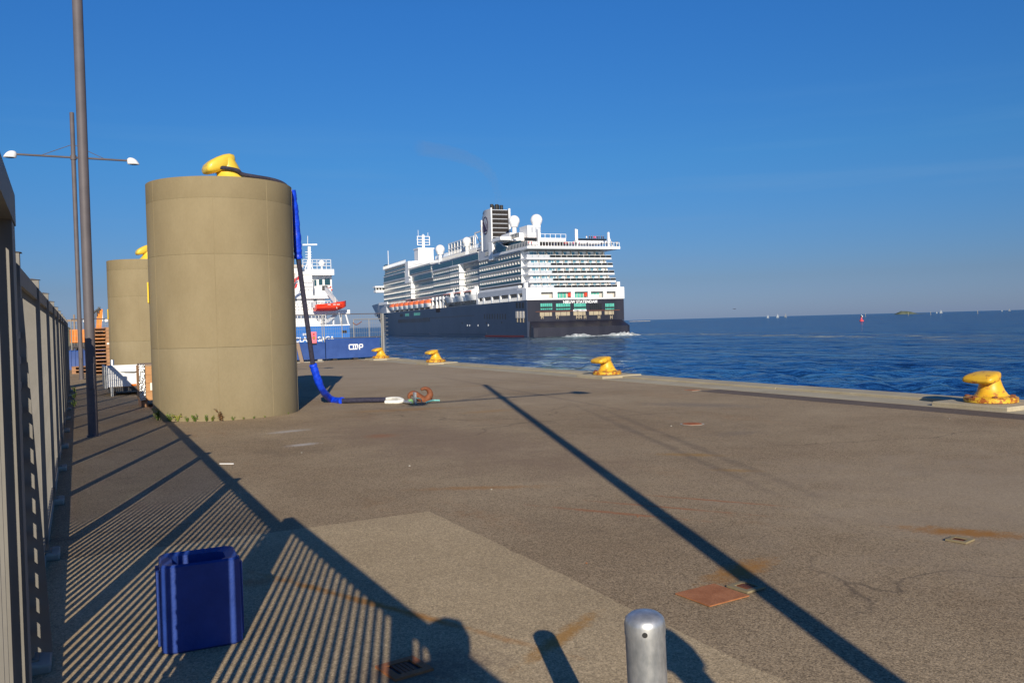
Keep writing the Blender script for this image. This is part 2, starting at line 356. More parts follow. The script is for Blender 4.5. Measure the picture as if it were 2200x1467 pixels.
# ---------------------------------------------------------------- sea
def sea():
    NA, NR = 640, 900
    ang = np.radians(np.linspace(-8, 112, NA)); rad = np.exp(np.linspace(np.log(3.5), np.log(42000), NR))
    A, Rr = np.meshgrid(ang, rad)
    X = 12.5 + Rr * np.sin(A); Y = -6 + Rr * np.cos(A)
    rng = np.random.default_rng(3); Z = np.zeros_like(X)
    cell = Rr * (np.log(42000 / 3.5) / NR)
    wd = np.radians(235)
    for lam, amp, spread, n in ((19, .04, .35, 5), (9, .045, .5, 7), (4.6, .07, .75, 11), (2.3, .075, .9, 14), (1.25, .05, 1.1, 16)):
        for _ in range(n):
            l = lam * rng.uniform(.7, 1.35); th = wd + rng.normal(0, spread); k = 2 * np.pi / l
            ph = k * (X * np.sin(th) + Y * np.cos(th)) + rng.uniform(0, 6.28)
            fade = np.clip((l / cell - 2.2) / 3, 0, 1)
            s_ = np.sin(ph); Z += fade * amp * rng.uniform(.6, 1.2) / np.sqrt(n) * 1.9 * (s_ + .28 * np.cos(2 * ph))
    gust = .75 + .35 * np.sin(X * .031 + 1.3) * np.sin(Y * .023 + .4)
    Z = WZ + Z * gust
    v = np.stack([X, Y, Z], -1).reshape(-1, 3)
    idx = np.arange(NA * NR).reshape(NR, NA)
    q = np.stack([idx[:-1, :-1], idx[:-1, 1:], idx[1:, 1:], idx[1:, :-1]], -1).reshape(-1, 4)[:, ::-1]
    me = bpy.data.meshes.new('sea'); me.vertices.add(len(v)); me.vertices.foreach_set('co', v.ravel().astype(np.float32))
    me.loops.add(q.size); me.loops.foreach_set('vertex_index', q.ravel().astype(np.int32))
    me.polygons.add(len(q)); me.polygons.foreach_set('loop_start', np.arange(0, q.size, 4, dtype=np.int32))
    me.update(); me.validate(); me.polygons.foreach_set('use_smooth', [True] * len(q))
    return me
mt = bpy.data.materials.new('sea_water'); mt.use_nodes = True
N, L = nodes(mt); b = N['Principled BSDF']; geo = N.new('ShaderNodeNewGeometry')
b.inputs['Base Color'].default_value = (.004, .030, .078, 1); b.inputs['Roughness'].default_value = .07; b.inputs['IOR'].default_value = 1.33
b.inputs['Specular IOR Level'].default_value = .42; b.inputs['Specular Tint'].default_value = (.42, .74, 1.0, 1)
def wnoise(scale, det, st=(1, 1, 1), rz=0):
    q = N.new('ShaderNodeMapping'); q.inputs['Scale'].default_value = st; q.inputs['Rotation'].default_value = (0, 0, rz)
    L.new(geo.outputs['Position'], q.inputs[0])
    n = N.new('ShaderNodeTexNoise'); n.inputs['Scale'].default_value = scale; n.inputs['Detail'].default_value = det; n.inputs['Roughness'].default_value = .62
    L.new(q.outputs[0], n.inputs[0]); return n.outputs[0]
def wm(op, a, c):
    x = N.new('ShaderNodeMath'); x.operation = op
    for i, v in enumerate((a, c)):
        if isinstance(v, (int, float)): x.inputs[i].default_value = v
        else: L.new(v, x.inputs[i])
    return x.outputs[0]
def wramp(v, p0, p1):
    r = N.new('ShaderNodeMapRange'); r.clamp = True; r.inputs[1].default_value = p0; r.inputs[2].default_value = p1; L.new(v, r.inputs[0]); return r.outputs[0]
hgt = None
for sc_, dt_, st_, an_, wt_ in ((.07, 2, .45, 35, 2.3), (.19, 2, .5, 48, 1.15), (.55, 2, .5, 30, .48), (1.6, 3, .6, 60, .2)):
    h_ = wm('MULTIPLY', wnoise(sc_, dt_, (1, st_, 1), R(an_)), wt_); hgt = h_ if hgt is None else wm('ADD', hgt, h_)
bp = N.new('ShaderNodeBump'); bp.inputs['Strength'].default_value = 1.0; bp.inputs['Distance'].default_value = 1.5
L.new(hgt, bp.inputs['Height'])
# wake foam: a broken band along the ship's track
wk = [G(x_, y_, WZ) for x_, y_ in ((1180, 722), (1352, 717.5), (1560, 718.5), (1800, 722.5), (2010, 725), (2320, 728))]
foam = None
for p_, q_ in zip(wk, wk[1:]):
    d_ = (q_ - p_); ln_ = d_.length; d_.normalize(); a_ = math.atan2(d_.y, d_.x)
    q = N.new('ShaderNodeMapping'); q.vector_type = 'TEXTURE'; q.inputs['Location'].default_value = p_; q.inputs['Rotation'].default_value = (0, 0, a_)
    L.new(geo.outputs['Position'], q.inputs[0]); s_ = N.new('ShaderNodeSeparateXYZ'); L.new(q.outputs[0], s_.inputs[0])
    ay = N.new('ShaderNodeMath'); ay.operation = 'ABSOLUTE'; L.new(s_.outputs[1], ay.inputs[0])
    wid = 26.0
    inb = wm('MULTIPLY', wm('GREATER_THAN', s_.outputs[0], -1), wm('LESS_THAN', s_.outputs[0], ln_ + 1))
    v_ = wm('MULTIPLY', inb, wramp(ay.outputs[0], wid, 0))
    foam = v_ if foam is None else wm('MAXIMUM', foam, v_)
br = wm('MULTIPLY', wramp(wnoise(.16, 8, (1, 1, 1)), .46, .62), wramp(wnoise(.02, 4, (1, 1, 1)), .36, .56))
fm = wm('MULTIPLY', wm('MULTIPLY', foam, br), .85)
N.remove(b)
mx = N.new('ShaderNodeMix'); mx.data_type = 'RGBA'; mx.inputs[6].default_value = (.003, .013, .032, 1); mx.inputs[7].default_value = (.42, .46, .42, 1)
L.new(fm, mx.inputs[0])
df = N.new('ShaderNodeBsdfDiffuse'); gl = N.new('ShaderNodeBsdfGlossy'); gl.inputs['Color'].default_value = (.70, .86, .97, 1); gl.inputs['Roughness'].default_value = .06
fr = N.new('ShaderNodeFresnel'); fr.inputs['IOR'].default_value = 1.33; ms_ = N.new('ShaderNodeMixShader')
for n_ in (df, gl, fr): L.new(bp.outputs[0], n_.inputs['Normal'])
L.new(mx.outputs[2], df.inputs['Color']); L.new(wm('MULTIPLY', wm('MULTIPLY', wm('POWER', fr.outputs[0], 1.8), .60), wm('SUBTRACT', 1.0, fm)), ms_.inputs[0]); L.new(df.outputs[0], ms_.inputs[1]); L.new(gl.outputs[0], ms_.inputs[2])
L.new(ms_.outputs[0], N['Material Output'].inputs['Surface'])
sm = sea(); sm.materials.append(mt)
o = inst('sea', sm); tag(o, 'choppy dark blue sea with a ship wake', 'sea', kind='structure')
# white water churned up under the cruise ship's stern
def froth(px, py, w_, hh, seed):
    random.seed(seed); c = G(px, py, WZ); mb = MB(); n = 26; rings = []
    for k in range(5):
        t = k / 4; rings.append([c + R0 * ((j / (n - 1) - .5) * w_) + Vector((f0.x, f0.y, 0)) * (t - .5) * 5 +
            Vector((0, 0, -.25 + hh * math.sin(math.pi * t) * math.sin(math.pi * j / (n - 1)) ** 1.3 * random.uniform(.45, 1.0))) for j in range(n)])
    mb.loft(rings, cap=False, close=False); return mb
for a_ in ((1244, 723.2, 14, 1.5, 1), (1300, 721, 14, .6, 4), (1336, 720.3, 14, 1.6, 2)):
    tag(froth(*a_).build('stern_wave', 'froth' if 'froth' in MATS else pm('froth', (.30, .34, .34), (.75, .76, .74), .9, .7, 0, 1, 1.2, .4, (.42, .6)), None, 60), 'white foam churned up at the waterline of the cruise ship stern', 'foam', kind='stuff')
random.seed(11)

# ---------------------------------------------------------------- earth bank behind the yard, far left
mb = MB(); rings = []
for i in range(40):
    x_ = -40 + i * 1.35
    hh = 1.7 + .4 * math.sin(i * .7) + .5 * math.sin(i * 1.9 + 1)
    rings.append([(x_, 96, -.1), (x_, 99, hh * .75 + random.uniform(-.2, .2)), (x_, 103, hh), (x_, 110, hh * .9), (x_, 116, -.1)])
mb.loft(rings, close=False, cap=False); o = mb.build('earth_bank', 'berm', None, 70); tag(o, 'low grey green earth bank behind the yard', 'ground', kind='structure')
# distant breakwater and fort island
c = G(1374, 690.5, WZ); mb = MB(); rings = []
for i in range(30):
    p_ = c + R0 * ((i / 29 - .5) * 62); hh = .9 + random.uniform(0, .5)
    rings.append([p_ + Vector((0, -4, -1)), p_ + Vector((0, -1.5, hh)), p_ + Vector((0, 1.5, hh)), p_ + Vector((0, 4, -1))])
mb.loft(rings, close=False); o = mb.build('breakwater', 'stone', None, 40); tag(o, 'low pale stone breakwater on the horizon off the stern', 'breakwater', kind='structure')
D_ = 3000; c = Vector((ray(1948, 674).x, ray(1948, 674).y, 0)).normalized() * D_; c.z = WZ
mb = MB(); rings = []; prof = [0, .1, .35, .62, .78, 1.0, .86, .92, .85, .88, .8, .74, .66, .55, .42, .25, .12, .05, .05, .04, .05, .04, .03, 0]
for i, h_ in enumerate(prof * 1):
    p_ = c + R0 * ((i - 9) * 4.3)
    hh = h_ * 10.5
    rings.append([p_ + Vector((-8, -14, -1.5)), p_ + Vector((-4, -7, hh * .8 + .4)), p_ + Vector((0, 0, hh + .5)), p_ + Vector((5, 9, hh * .8 + .4)), p_ + Vector((8, 16, -1.5))])
mb.loft(rings, close=False); o = mb.build('island', 'island_green', None, 50); tag(o, 'small dark green fort island on the sea horizon', 'island', kind='structure')

# ================================================================ FENCE AND GATES
FX = -.215
fen = empty('security_fence', (FX - .03, 2.5, 0), 'long grey steel bar fence on concrete feet along the quay path', 'fence', rz=R(-.8))
ys = [2.22, 4.75, 7.05, 9.3, 11.55, 13.85, 16.1, 18.4, 20.7, 23.0, 25.3, 27.4]
picket = MB().box(-.013, .013, -.006, .006, .13, 1.88).mesh('picket', 'fence_steel')
railm = {}
def loc_(x, y, z=0): return (x, y - 2.5, z)
post = MB().box(-.04, .045, -.04, .04, .02, 2.0).mesh('post', 'fence_steel')
cap_ = MB().add([(-.05, -.05, 2.0), (.055, -.05, 2.0), (.055, .05, 2.0), (-.05, .05, 2.0), (.0, 0, 2.012)], [(0, 1, 4), (1, 2, 4), (2, 3, 4), (3, 0, 4), (3, 2, 1, 0)]).mesh('post_cap', 'fence_steel')
foot = MB().cbox(-.09, .115, -.13, .13, 0, .05, .01).mesh('foot', 'foot_concrete')
plate = MB().box(-.06, .065, -.07, .07, .05, .06).mesh('base_plate', 'fence_steel')
for i, y in enumerate(ys):
    p_ = inst('post', post, fen, loc_(.0, y)); 
    inst('post_cap', cap_, p_); inst('foot', foot, fen, loc_(0, y)); inst('base_plate', plate, p_)
for y0, y1 in zip(ys, ys[1:]):
    L_ = y1 - y0; k_ = round(L_, 2)
    top = MB().box(-.03, .032, y0 - 2.5 + .04, y1 - 2.5 - .04, 1.86, 1.95).build('top_rail', 'fence_steel', fen)
    MB().box(-.024, .026, y0 - 2.5 + .04, y1 - 2.5 - .04, .10, .16).build('bottom_rail', 'fence_steel', fen)
    n_ = max(2, int(round(L_ / .138)))
    for j in range(1, n_):
        inst('picket', picket, top, loc_(0, y0 + L_ * j / n_))
kick = MB().box(-.05, .03, 2.9 - 2.5, 27.3 - 2.5, 0, .05).build('plinth', 'foot_concrete', fen)

# tall sliding gate beside the camera
gx = -.127; GH = 1.965; GE = 2.57
gat = empty('sliding_gate', (gx, GE, 0), 'tall grey sliding gate with close bars and toothed end post', 'gate')
MB().box(-.12, .027, -.15, 0, .0, GH - .08).build('end_post', 'fence_steel', gat)
MB().box(-.05, .03, -5.6, 0.002, GH - .08, GH).build('top_beam', 'fence_steel', gat)
MB().box(-.05, .03, -5.6, 0.002, .06, .16).build('bottom_beam', 'fence_steel', gat)
gp = MB().box(-.024, .0, -.006, .006, .16, GH - .08).mesh('bar', 'fence_steel')
for j in range(38): inst('bar', gp, gat, (0, -.27 - j * .138, 0))
for yy in (-2.8, -5.55): MB().box(-.055, .02, yy - .05, yy + .05, .0, GH - .08).build('upright', 'fence_steel', gat)
a_, b_, c_, d_ = [VY(*p, GE + .42) - Vector((gx, GE, 0)) for p in ((41, 640), (48, 640), (113, 1400), (60, 1400))]
pl = MB().prism([a_, b_, c_, d_], (0, .012, 0)).build('striker_plate', 'fence_steel', gat)
tooth = MB().box(-.006, .006, -.17, 0, -.006, .014).mesh('tooth', 'fence_steel')
for j in range(19): z_ = .25 + j * .075; inst('tooth', tooth, gat, (a_.x + (d_.x - a_.x) * (1 - (z_ - d_.z) / (a_.z - d_.z)) - .004, .42, z_))
MB().box(-.10, .03, .34, .46, 0, .12).build('guide_block', 'blue_barrier', gat)

# open gate leaf farther along the fence
fg = empty('gate_leaf', (.03, 27.45, 0), 'grey gate leaf standing open at the far end of the fence', 'gate')
for (x0, x1, y0, y1, z0, z1, nm) in ((-.03, .03, -.03, .03, .05, 2.1, 'stile'), (-.03, .03, 1.45, 1.51, .05, 2.1, 'stile'), (-.028, .028, .03, 1.45, 2.02, 2.1, 'rail'), (-.028, .028, .03, 1.45, .06, .14, 'rail')):
    MB().box(x0, x1, y0, y1, z0, z1).build(nm, 'fence_steel', fg)
sl = MB().box(-.02, .075, -.012, .012, -.03, .03).mesh('shadow_stripe', 'fence_steel')
for j in range(17):
    MB().prism([(-.02, .0, .25 + j * .11), (.10, .0, .25 + j * .11 - .06), (.10, .0, .25 + j * .11 - .115), (-.02, .0, .25 + j * .11 - .055)], (0, .012, 0)).build('shadow_stripe', 'fence_steel', fg)  # diagonal strips shaped to stand in for cast shadow stripes on the leaf
for j in range(9): inst('bar', MB().box(-.012, .012, -.012, .012, .14, 2.02).mesh('bar', 'fence_steel') if j == 0 else gb, fg, (0, .15 + j * .145, 0)); gb = fg.children[-1].data

# ================================================================ LAMP POSTS
def lamp(name, x, y, label, rz=0):
    t = empty(name, (x, y, 0), label, 'lamp post', rz=rz)
    MB().lathe([(.075, 0), (.075, 9.5), (.06, 9.52)], 20).build('pole', 'pole_steel', t, 40)
    MB().lathe([(.105, 0), (.105, .02), (.08, .03)], 20).build('base_flange', 'pole_steel', t, 40)
    MB().box(-.04, .04, -.082, -.07, .75, 1.15).build('service_door', 'pole_steel', t)
    arm = MB().tube([(-1.78, 0, 7.92), (1.78, 0, 7.92)], .036, 10).build('crossarm', 'pole_steel', t, 40)
    MB().lathe([(.10, 7.84), (.10, 8.0)], 16).build('arm_collar', 'pole_steel', arm, 40)
    for s in (-1, 1):
        MB().tube([(0.07 * s, 0, 8.36), (1.0 * s, 0, 7.94)], .012, 6).build('tie_rod', 'pole_steel', t)
        # shade: half dome that droops outwards
        rings = []; n = 20
        for k in range(9):
            a = k / 8 * math.pi / 2; rr = math.cos(a) ** .8; zz = math.sin(a)
            rings.append([(s * (1.80 + .17 + (.20 * rr) * math.cos(2 * math.pi * j / n) - .09 * zz * 1.0), .15 * rr * math.sin(2 * math.pi * j / n), 7.80 + .235 * zz) for j in range(n)])
        sh = MB().loft(rings).build('lamp_shade', 'white', t, 60)
        MB().lathe([(.13, 7.792), (.13, 7.802)], 16, cx=s * 1.97).build('lamp_glass', 'black', sh)
    return t
lamp('lamp_post', .38, 15.07, 'thick grey lamp post rising beside the round concrete pillar')
lamp('lamp_post', .56, 34.5, 'grey double-armed lamp post with white shades by the pallet stack')
lamp('lamp_post', 1.15, -2.75, 'grey lamp post casting the long straight shadow across the asphalt')

# ================================================================ ROUND CONCRETE PILLARS
PR = 1.335
def hook_bollard(parent, mat='yellow_clean', s=1.0, nh=1.2, nw=1.0, drop=.0):
    """mooring hook: sloping neck and a nose pointing -x"""
    n = 28; rings = []
    for z, xa, xb, ry in ((.0, -.34, .38, .33), (.09, -.33, .37, .32), (.13, -.275, .30, .265), (.20, -.225, .245, .215), (.30, -.20, .19, .185), (.40, -.195, .135, .178), (.48, -.195, .085, .172), (.525, -.19, .04, .15)):
        rings.append([(s * ((xa + xb) / 2 + (xb - xa) / 2 * math.cos(2 * math.pi * j / n)), s * ry * math.sin(2 * math.pi * j / n), s * z) for j in range(n)])
    a = MB().loft(rings).build('neck', mat, parent, 60)
    nose = []
    for t, hz, w_, zc in ((.075, .025, .12, .495), (.05, .055, .165, .482), (-.03, .072, .215, .468), (-.13, .078, .262, .455), (-.25, .074, .288, .436), (-.35, .064, .283, .418), (-.41, .046, .26, .408), (-.43, .02, .22, .404)):
        hz *= nh; w_ *= nw; zc -= drop * max(0, -t)
        nose.append([(s * t, s * w_ * math.copysign(abs(math.cos(2 * math.pi * j / n)) ** .55, math.cos(2 * math.pi * j / n)), s * (zc + hz * math.copysign(abs(math.sin(2 * math.pi * j / n)) ** .6, math.sin(2 * math.pi * j / n)))) for j in range(n)])
    b_ = MB().loft(nose).build('nose', mat, parent, 60)
    return a
def pillar(x, y, label, ropeside, rz=0):
    t = empty('concrete_pillar', (x, y, 0), label, 'pillar', rz=rz)
    zs = [0, 1.31, 2.98, 3.98, 4.36]
    for i, (z0, z1) in enumerate(zip(zs, zs[1:])):
        g = .005 if i == 0 else .003; e = .001 * (i % 2)
        n = 96
        MB().lathe([(PR - (.004 if i == 1 else .002), z0 + (.0 if i == 0 else g * .3)), (PR - e, z0 + g), (PR - e, z1 - g), (PR - (.004 if i == 0 else .002) if i < 3 else PR - .012, z1 - (g * .3 if i < 3 else 0))], n).build(
            'cast_ring', 'concrete_low' if i == 0 else 'concrete', t, 40)
    for a in (-105, -62, -20, 60, 150, 200):
        ca, sa = math.cos(R(a)), math.sin(R(a))
        MB().bar((ca * (PR - .003), sa * (PR - .003), .02), (ca * (PR - .003), sa * (PR - .003), 4.34), .009, .009).build('formwork_seam', 'concrete', t)
    return t
p1c = (2.79, 17.33)
pillar(*p1c, 'huge round concrete pillar with a blue-sleeved mooring rope hanging down it', 1)
d2 = Vector((ray(315, 700).x, ray(315, 700).y, 0)).normalized() * 36.2
p2c = (d2.x, d2.y)
pillar(*p2c, 'second round concrete pillar standing behind the white trailer', 1)
for (cx, cy), lb in ((p1c, 'yellow mooring hook on top of the nearer concrete pillar'), (p2c, 'yellow mooring hook on top of the farther concrete pillar')):
    t = empty('mooring_hook', (cx + .19, cy + .02, 4.36), lb, 'mooring hook', rz=R(8))
    MB().lathe([(.40, 0), (.40, .03), (.36, .05)], 28).build('base_flange', 'yellow_clean', t, 40)
    hook_bollard(t, 'yellow_clean', 1.12, 1.75, .72, .25)
# yellow sign plates strapped on the pillars
for (cx, cy), lb in ((p1c, 'narrow yellow warning plate on the nearer concrete pillar'), (p2c, 'narrow yellow warning plate on the farther concrete pillar')):
    aa = math.atan2(-cy, -cx) - R(86)
    t = empty('warning_plate', (cx + math.cos(aa) * (PR + .012), cy + math.sin(aa) * (PR + .012), 2.35), lb, 'sign', rz=aa)
    MB().box(-.012, .012, -.17, .17, -.19, .19).build('plate', 'yellow_sign', t)
    for k in range(3): MB().box(.0125, .014, -.06, .06, -.09 + k * .08, -.05 + k * .08).build('marking', 'black', t)

# ================================================================ ROPE, SLEEVES, SHACKLE, HOOK
def smooth_path(pts, n=14):
    P_ = [Vector(p) for p in pts]; out = []
    for i in range(len(P_) - 1):
        a, b_, c_, d_ = P_[max(i - 1, 0)], P_[i], P_[i + 1], P_[min(i + 2, len(P_) - 1)]
        for k in range(n):
            t = k / n; out.append(.5 * ((2 * b_) + (c_ - a) * t + (2 * a - 5 * b_ + 4 * c_ - d_) * t * t + (3 * b_ - a - 3 * c_ + d_) * t ** 3))
    out.append(P_[-1]); return out
hx, hy = p1c[0] + .17, p1c[1] + .02
Yr = 17.5
def RP(px, py, Y): return VY(px, py, Y)
e0 = RP(612, 394, 17.3); e1 = RP(626, 412, 17.3); e2 = RP(641, 556, 17.45); e3 = RP(656, 665, 17.55); e4 = RP(672, 782, 17.65)
e5 = RP(690, 833, 17.75); e6 = G(712, 858, .06); e7 = G(735, 861, .055); e8 = G(832, 858.5, .055)
rp = empty('mooring_rope', (hx, hy, 4.36), 'thick dark mooring rope looped on the pillar hook and trailing to the ground', 'rope')
O_ = Vector((hx, hy, 4.36))
zr = 4.36 + .30
loop = [RP(560, 383.5, 17.25), RP(520, 378, 17.4), (hx + .12, hy + .27, zr - .02), (hx - .14, hy + .26, zr + .03), (hx - .27, hy + .02, zr + .05), (hx - .17, hy - .22, zr + .05), (hx + .1, hy - .27, zr + .01),
        RP(520, 374, 17.1), RP(545, 379, 17.0), RP(580, 385, 17.0), RP(603, 392, 17.0), RP(616, 401, 17.05), e1 + Vector((0, 0, -.05))]
MB().tube([p - O_ for p in smooth_path(loop)], .036, 10).build('rope_upper', 'rope_dark', rp, 60)
MB().tube([p - O_ for p in smooth_path([RP(560, 383.5, 17.25), RP(585, 389, 17.2), RP(606, 397, 17.2), RP(617, 407, 17.2)])], .034, 8).build('rope_return', 'rope_dark', rp, 60)
MB().tube([p - O_ for p in smooth_path([e2, e3, e4])], [.05] * 29, 12).build('rope_middle', 'rope_dark', rp, 60)
MB().tube([p - O_ for p in smooth_path([e7, (e7 * .5 + e8 * .5) + Vector((0, 0, .004)), e8])], .056, 12).build('rope_end', 'rope_dark', rp, 60)
random.seed(5)
def sleeve(pts, r_, nm):
    ps = smooth_path(pts); rr = [r_ * random.uniform(.9, 1.1) for _ in ps]
    return MB().tube([p - O_ for p in ps], rr, 14).build(nm, 'blue_sleeve', rp, 70)
sleeve([e1 + Vector((0, 0, .03)), (e1 * .55 + e2 * .45) + Vector((.02, 0, 0)), e2], .082, 'blue_sleeve')
sleeve([e4, e5, e6, e7], .076, 'blue_sleeve')
eye = [e8 + Vector((-.02, 0, .01)), G(846, 856, .085), G(858, 857, .085), G(865, 860.5, .06), G(857, 863, .045), G(840, 863.5, .045), G(828, 863.5, .045)]
MB().tube([p - O_ for p in smooth_path(eye)], .042, 10).build('white_eye', 'rope_white', rp, 60)
sh = empty('shackle', G(878, 864), 'grey bow shackle with green pin joining rope and hook', 'shackle')
B_ = sh.location.copy()
def rel(px, py, z): return G(px, py, z) - B_
MB().tube(smooth_path([rel(880, 862, .06) + Vector((0, .07, 0)), rel(866, 862, .05) + Vector((0, .06, 0)), rel(858, 860, .05), rel(866, 863, .04) + Vector((0, -.06, 0)), rel(880, 864, .05) + Vector((0, -.08, 0))]), .022, 10).build('bow', 'galv', sh, 60)
MB().tube([rel(881, 862, .06) + Vector((.02, .12, 0)), rel(879, 861, .06) + Vector((-.02, -.14, 0))], .03, 14).build('pin', 'galv', sh, 40)
MB().tube([rel(879, 861, .06) + Vector((-.02, -.13, 0)), rel(879, 861, .06) + Vector((-.026, -.17, 0))], .052, 16).build('pin_head', 'green_pin', sh, 40)
MB().tube([rel(884, 862, .06) + Vector((.0, .08, 0)), rel(884, 862, .06) + Vector((.0, .12, 0))], .05, 6).build('nut', 'galv', sh, 30)
hk = empty('crane_hook', G(905, 866), 'rust brown steel lifting hook lying on the asphalt', 'hook')
B_ = hk.location.copy()
pc = lambda px, py: (VY(px, py, 17.0) - B_)
hp = [pc(880, 858), pc(879, 850), pc(885, 845), pc(893, 847), pc(902, 854), pc(911, 859), pc(919, 856), pc(924, 847), pc(921, 838), pc(913, 834), pc(904, 837)]
MB().tube([Vector((p.x, p.y, max(p.z, .03))) for p in smooth_path(hp, 8)], [.03 + .052 * math.sin(math.pi * min(1, i / 80 * 1.02)) ** 1.5 for i in range(80)] + [.012], 12).build('hook_body', 'rust_steel', hk, 60)
MB().box(-.16, -.12, -.05, .05, 0.0, .235).build('latch_plate', 'galv', hk)
MB().tube(smooth_path([(.0, -.05, .02), (-.06, -.12, .1), (-.14, -.08, .12)]), .01, 6).build('wire', 'teal_rope', hk)
tag(MB().tube([p - G(935, 862) for p in smooth_path([G(916, 864, .02), G(930, 860, .02), G(945, 860, .015)])], .018, 8).build('rope_tail', 'teal_rope', None, 60, G(935, 862)), 'short frayed turquoise rope tail beside the rusty hook', 'rope')

# ================================================================ QUAY BOLLARDS
random.seed(21)
def quay_bollard(y, label, s=1.0):
    x = 13.72
    pad = MB().cbox(13.12, 14.44, y - .68, y + .68, -.1, .075, .02).build('bollard_pad', 'coping', cop)
    t = empty('quay_bollard', (x, y, .075), label, 'bollard')
    fl = MB().lathe([(.385, 0), (.41, .012), (.41, .08), (.385, .094), (.29, .108)], 40).build('base_flange', 'yellow_flange', t, 40)
    bolt = MB().lathe([(.045, .095), (.045, .118), (.03, .125)], 10).mesh('bolt', 'rust_steel')
    for k in range(7):
        a = 2 * math.pi * k / 7 + .3; inst('bolt', bolt, fl, (.35 * math.cos(a), .35 * math.sin(a), -.006))
    hook_bollard(t, 'yellow_rust', .94)
    return t
for y, lb in ((9.05, 'yellow mooring bollard with rusty flange beside the dark trench strip'), (20.5, 'yellow mooring bollard standing past the end of the dark trench strip'),
              (33.2, 'yellow mooring bollard second from the blue barrier fence'), (40.15, 'yellow mooring bollard standing against the blue barrier at the fence end')):
    quay_bollard(y, lb)

# ================================================================ HOLLOW BLUE BLOCK
bb = empty('barrier_block', (.585, 4.69, 0), 'hollow blue plastic block standing alone in the striped fence shadow', 'barrier', rz=R(-3))
W2, D2, HB = .188, .145, .445; c_ = .028
def oct_(hw, hd, z, c): return [(-hw + c, -hd, z), (hw - c, -hd, z), (hw, -hd + c, z), (hw, hd - c, z), (hw - c, hd, z), (-hw + c, hd, z), (-hw, hd - c, z), (-hw, -hd + c, z)]
MB().loft([oct_(W2 - .01, D2 - .01, 0, c_), oct_(W2 + .005, D2 + .005, .015, c_), oct_(W2, D2, HB - .01, c_), oct_(W2 - .01, D2 - .01, HB, c_),
           oct_(W2 - .06, D2 - .055, HB - .012, .03), oct_(W2 - .075, D2 - .07, .12, .03)]).build('shell', 'blue_block', bb)
for sx_ in (-1, 1):
    MB().box(sx_ * (W2 + .011) - .008, sx_ * (W2 + .011) + .008, -.07, -.035, .03, HB - .04).build('side_rib', 'blue_block', bb)
    MB().box(sx_ * (W2 + .011) - .008, sx_ * (W2 + .011) + .008, .035, .07, .03, HB - .04).build('side_rib', 'blue_block', bb)

# ================================================================ GALVANISED POST
tp = VY(1385, 1330, 2.02)
gpst = empty('galvanised_post', (tp.x + .02, 2.02, 0), 'short galvanised steel post with domed cap and drilled hole', 'post')
gpst.rotation_euler = (R(1.0), R(-2.3), 0)
hP = tp.z + .02; n = 32
MB().lathe([(.057, 0), (.057, hP - .052)], n).build('tube', 'galv', gpst, 40)
MB().lathe([(.0585, hP - .054), (.0585, hP - .022), (.055, hP - .008), (.042, hP + .003), (.02, hP + .009), (.004, hP + .010)], n).build('cap', 'galv', gpst, 50)
MB().tube([(-.0335, -.0455, hP - .036), (-.0360, -.0489, hP - .036)], .0075, 12).build('hole', 'black', gpst)
MB().lathe([(.10, 0), (.10, .008), (.06, .012)], 24).build('foot_plate', 'galv', gpst, 40)

# ================================================================ PLATES, COVERS, DEBRIS
t = empty('steel_plate', (3.27, 3.86, .004), 'square rust red steel plate set in the asphalt', 'plate', rz=R(4))
MB().box(-.155, .155, -.14, .14, 0, .006).build('plate', 'rust_plate', t)
def drain(x, y, s, lb, rz=0, rust=False):
    t = empty('drain_cover', (x, y, .004), lb, 'drain', rz=R(rz)); h_ = s / 2; i_ = h_ * .62
    for (a, b_, c__, d_) in ((-h_, h_, -h_, -i_), (-h_, h_, i_, h_), (-h_, -i_, -i_, i_), (i_, h_, -i_, i_)):
        MB().box(a, b_, c__, d_, 0, .012).build('frame', 'rust_plate' if rust else 'concrete', t)
    MB().box(-i_, i_, -i_, i_, -.002, .003).build('pit', 'black', t)
    for k in range(4): MB().box(-i_ + .03 + k * (2 * i_ - .06) / 3 - .008, -i_ + .03 + k * (2 * i_ - .06) / 3 + .008, -i_, i_, .003, .009).build('grate_bar', 'rust_steel', t)
drain(3.53, 3.86, .16, 'small square drain with pale frame beside the rust red plate', 6)
drain(5.50, 3.87, .14, 'small square drain with pale frame in an orange rust stain', 12)
drain(1.36, 3.78, .2, 'dark rusty drain with broken grate in the photographer shadow', 8, True)
for (x, y, r_, lb) in ((8.40, 10.28, .15, 'round rusty manhole cover in open asphalt'),):
    t = empty('manhole_cover', (x, y, .004), lb, 'manhole cover')
    MB().lathe([(r_ + .03, 0), (r_ + .03, .004), (r_ + .004, .005)], 32).build('frame', 'foot_concrete', t, 30)
    MB().lathe([(r_, .004), (r_, .009)], 32).build('lid', 'rust_plate', t, 30)
    for k in range(5): MB().box(-r_ * .6, r_ * .6, -r_ * .6 + k * r_ * .3 - .012, -r_ * .6 + k * r_ * .3 + .012, .009, .013).build('tread_rib', 'rust_steel', t)
t = empty('inspection_cover', (12.35, 15.1, .004), 'square rusty inspection cover by the end of the trench strip', 'cover', rz=R(2))
MB().box(-.13, .13, -.16, .16, 0, .006).build('frame', 'trim' if 'trim' in MATS else 'foot_concrete', t); MB().box(-.11, .11, -.14, .14, .006, .012).build('lid', 'rust_plate', t)
g1 = G(472, 997); g2 = G(502, 997)
tag(MB().tube([(0, 0, .006), g2 - g1 + Vector((0, 0, .006))], .006, 6).build('stick', 'white_sign', None, None, g1), 'thin white stick lying on the fence shadow edge', 'stick')
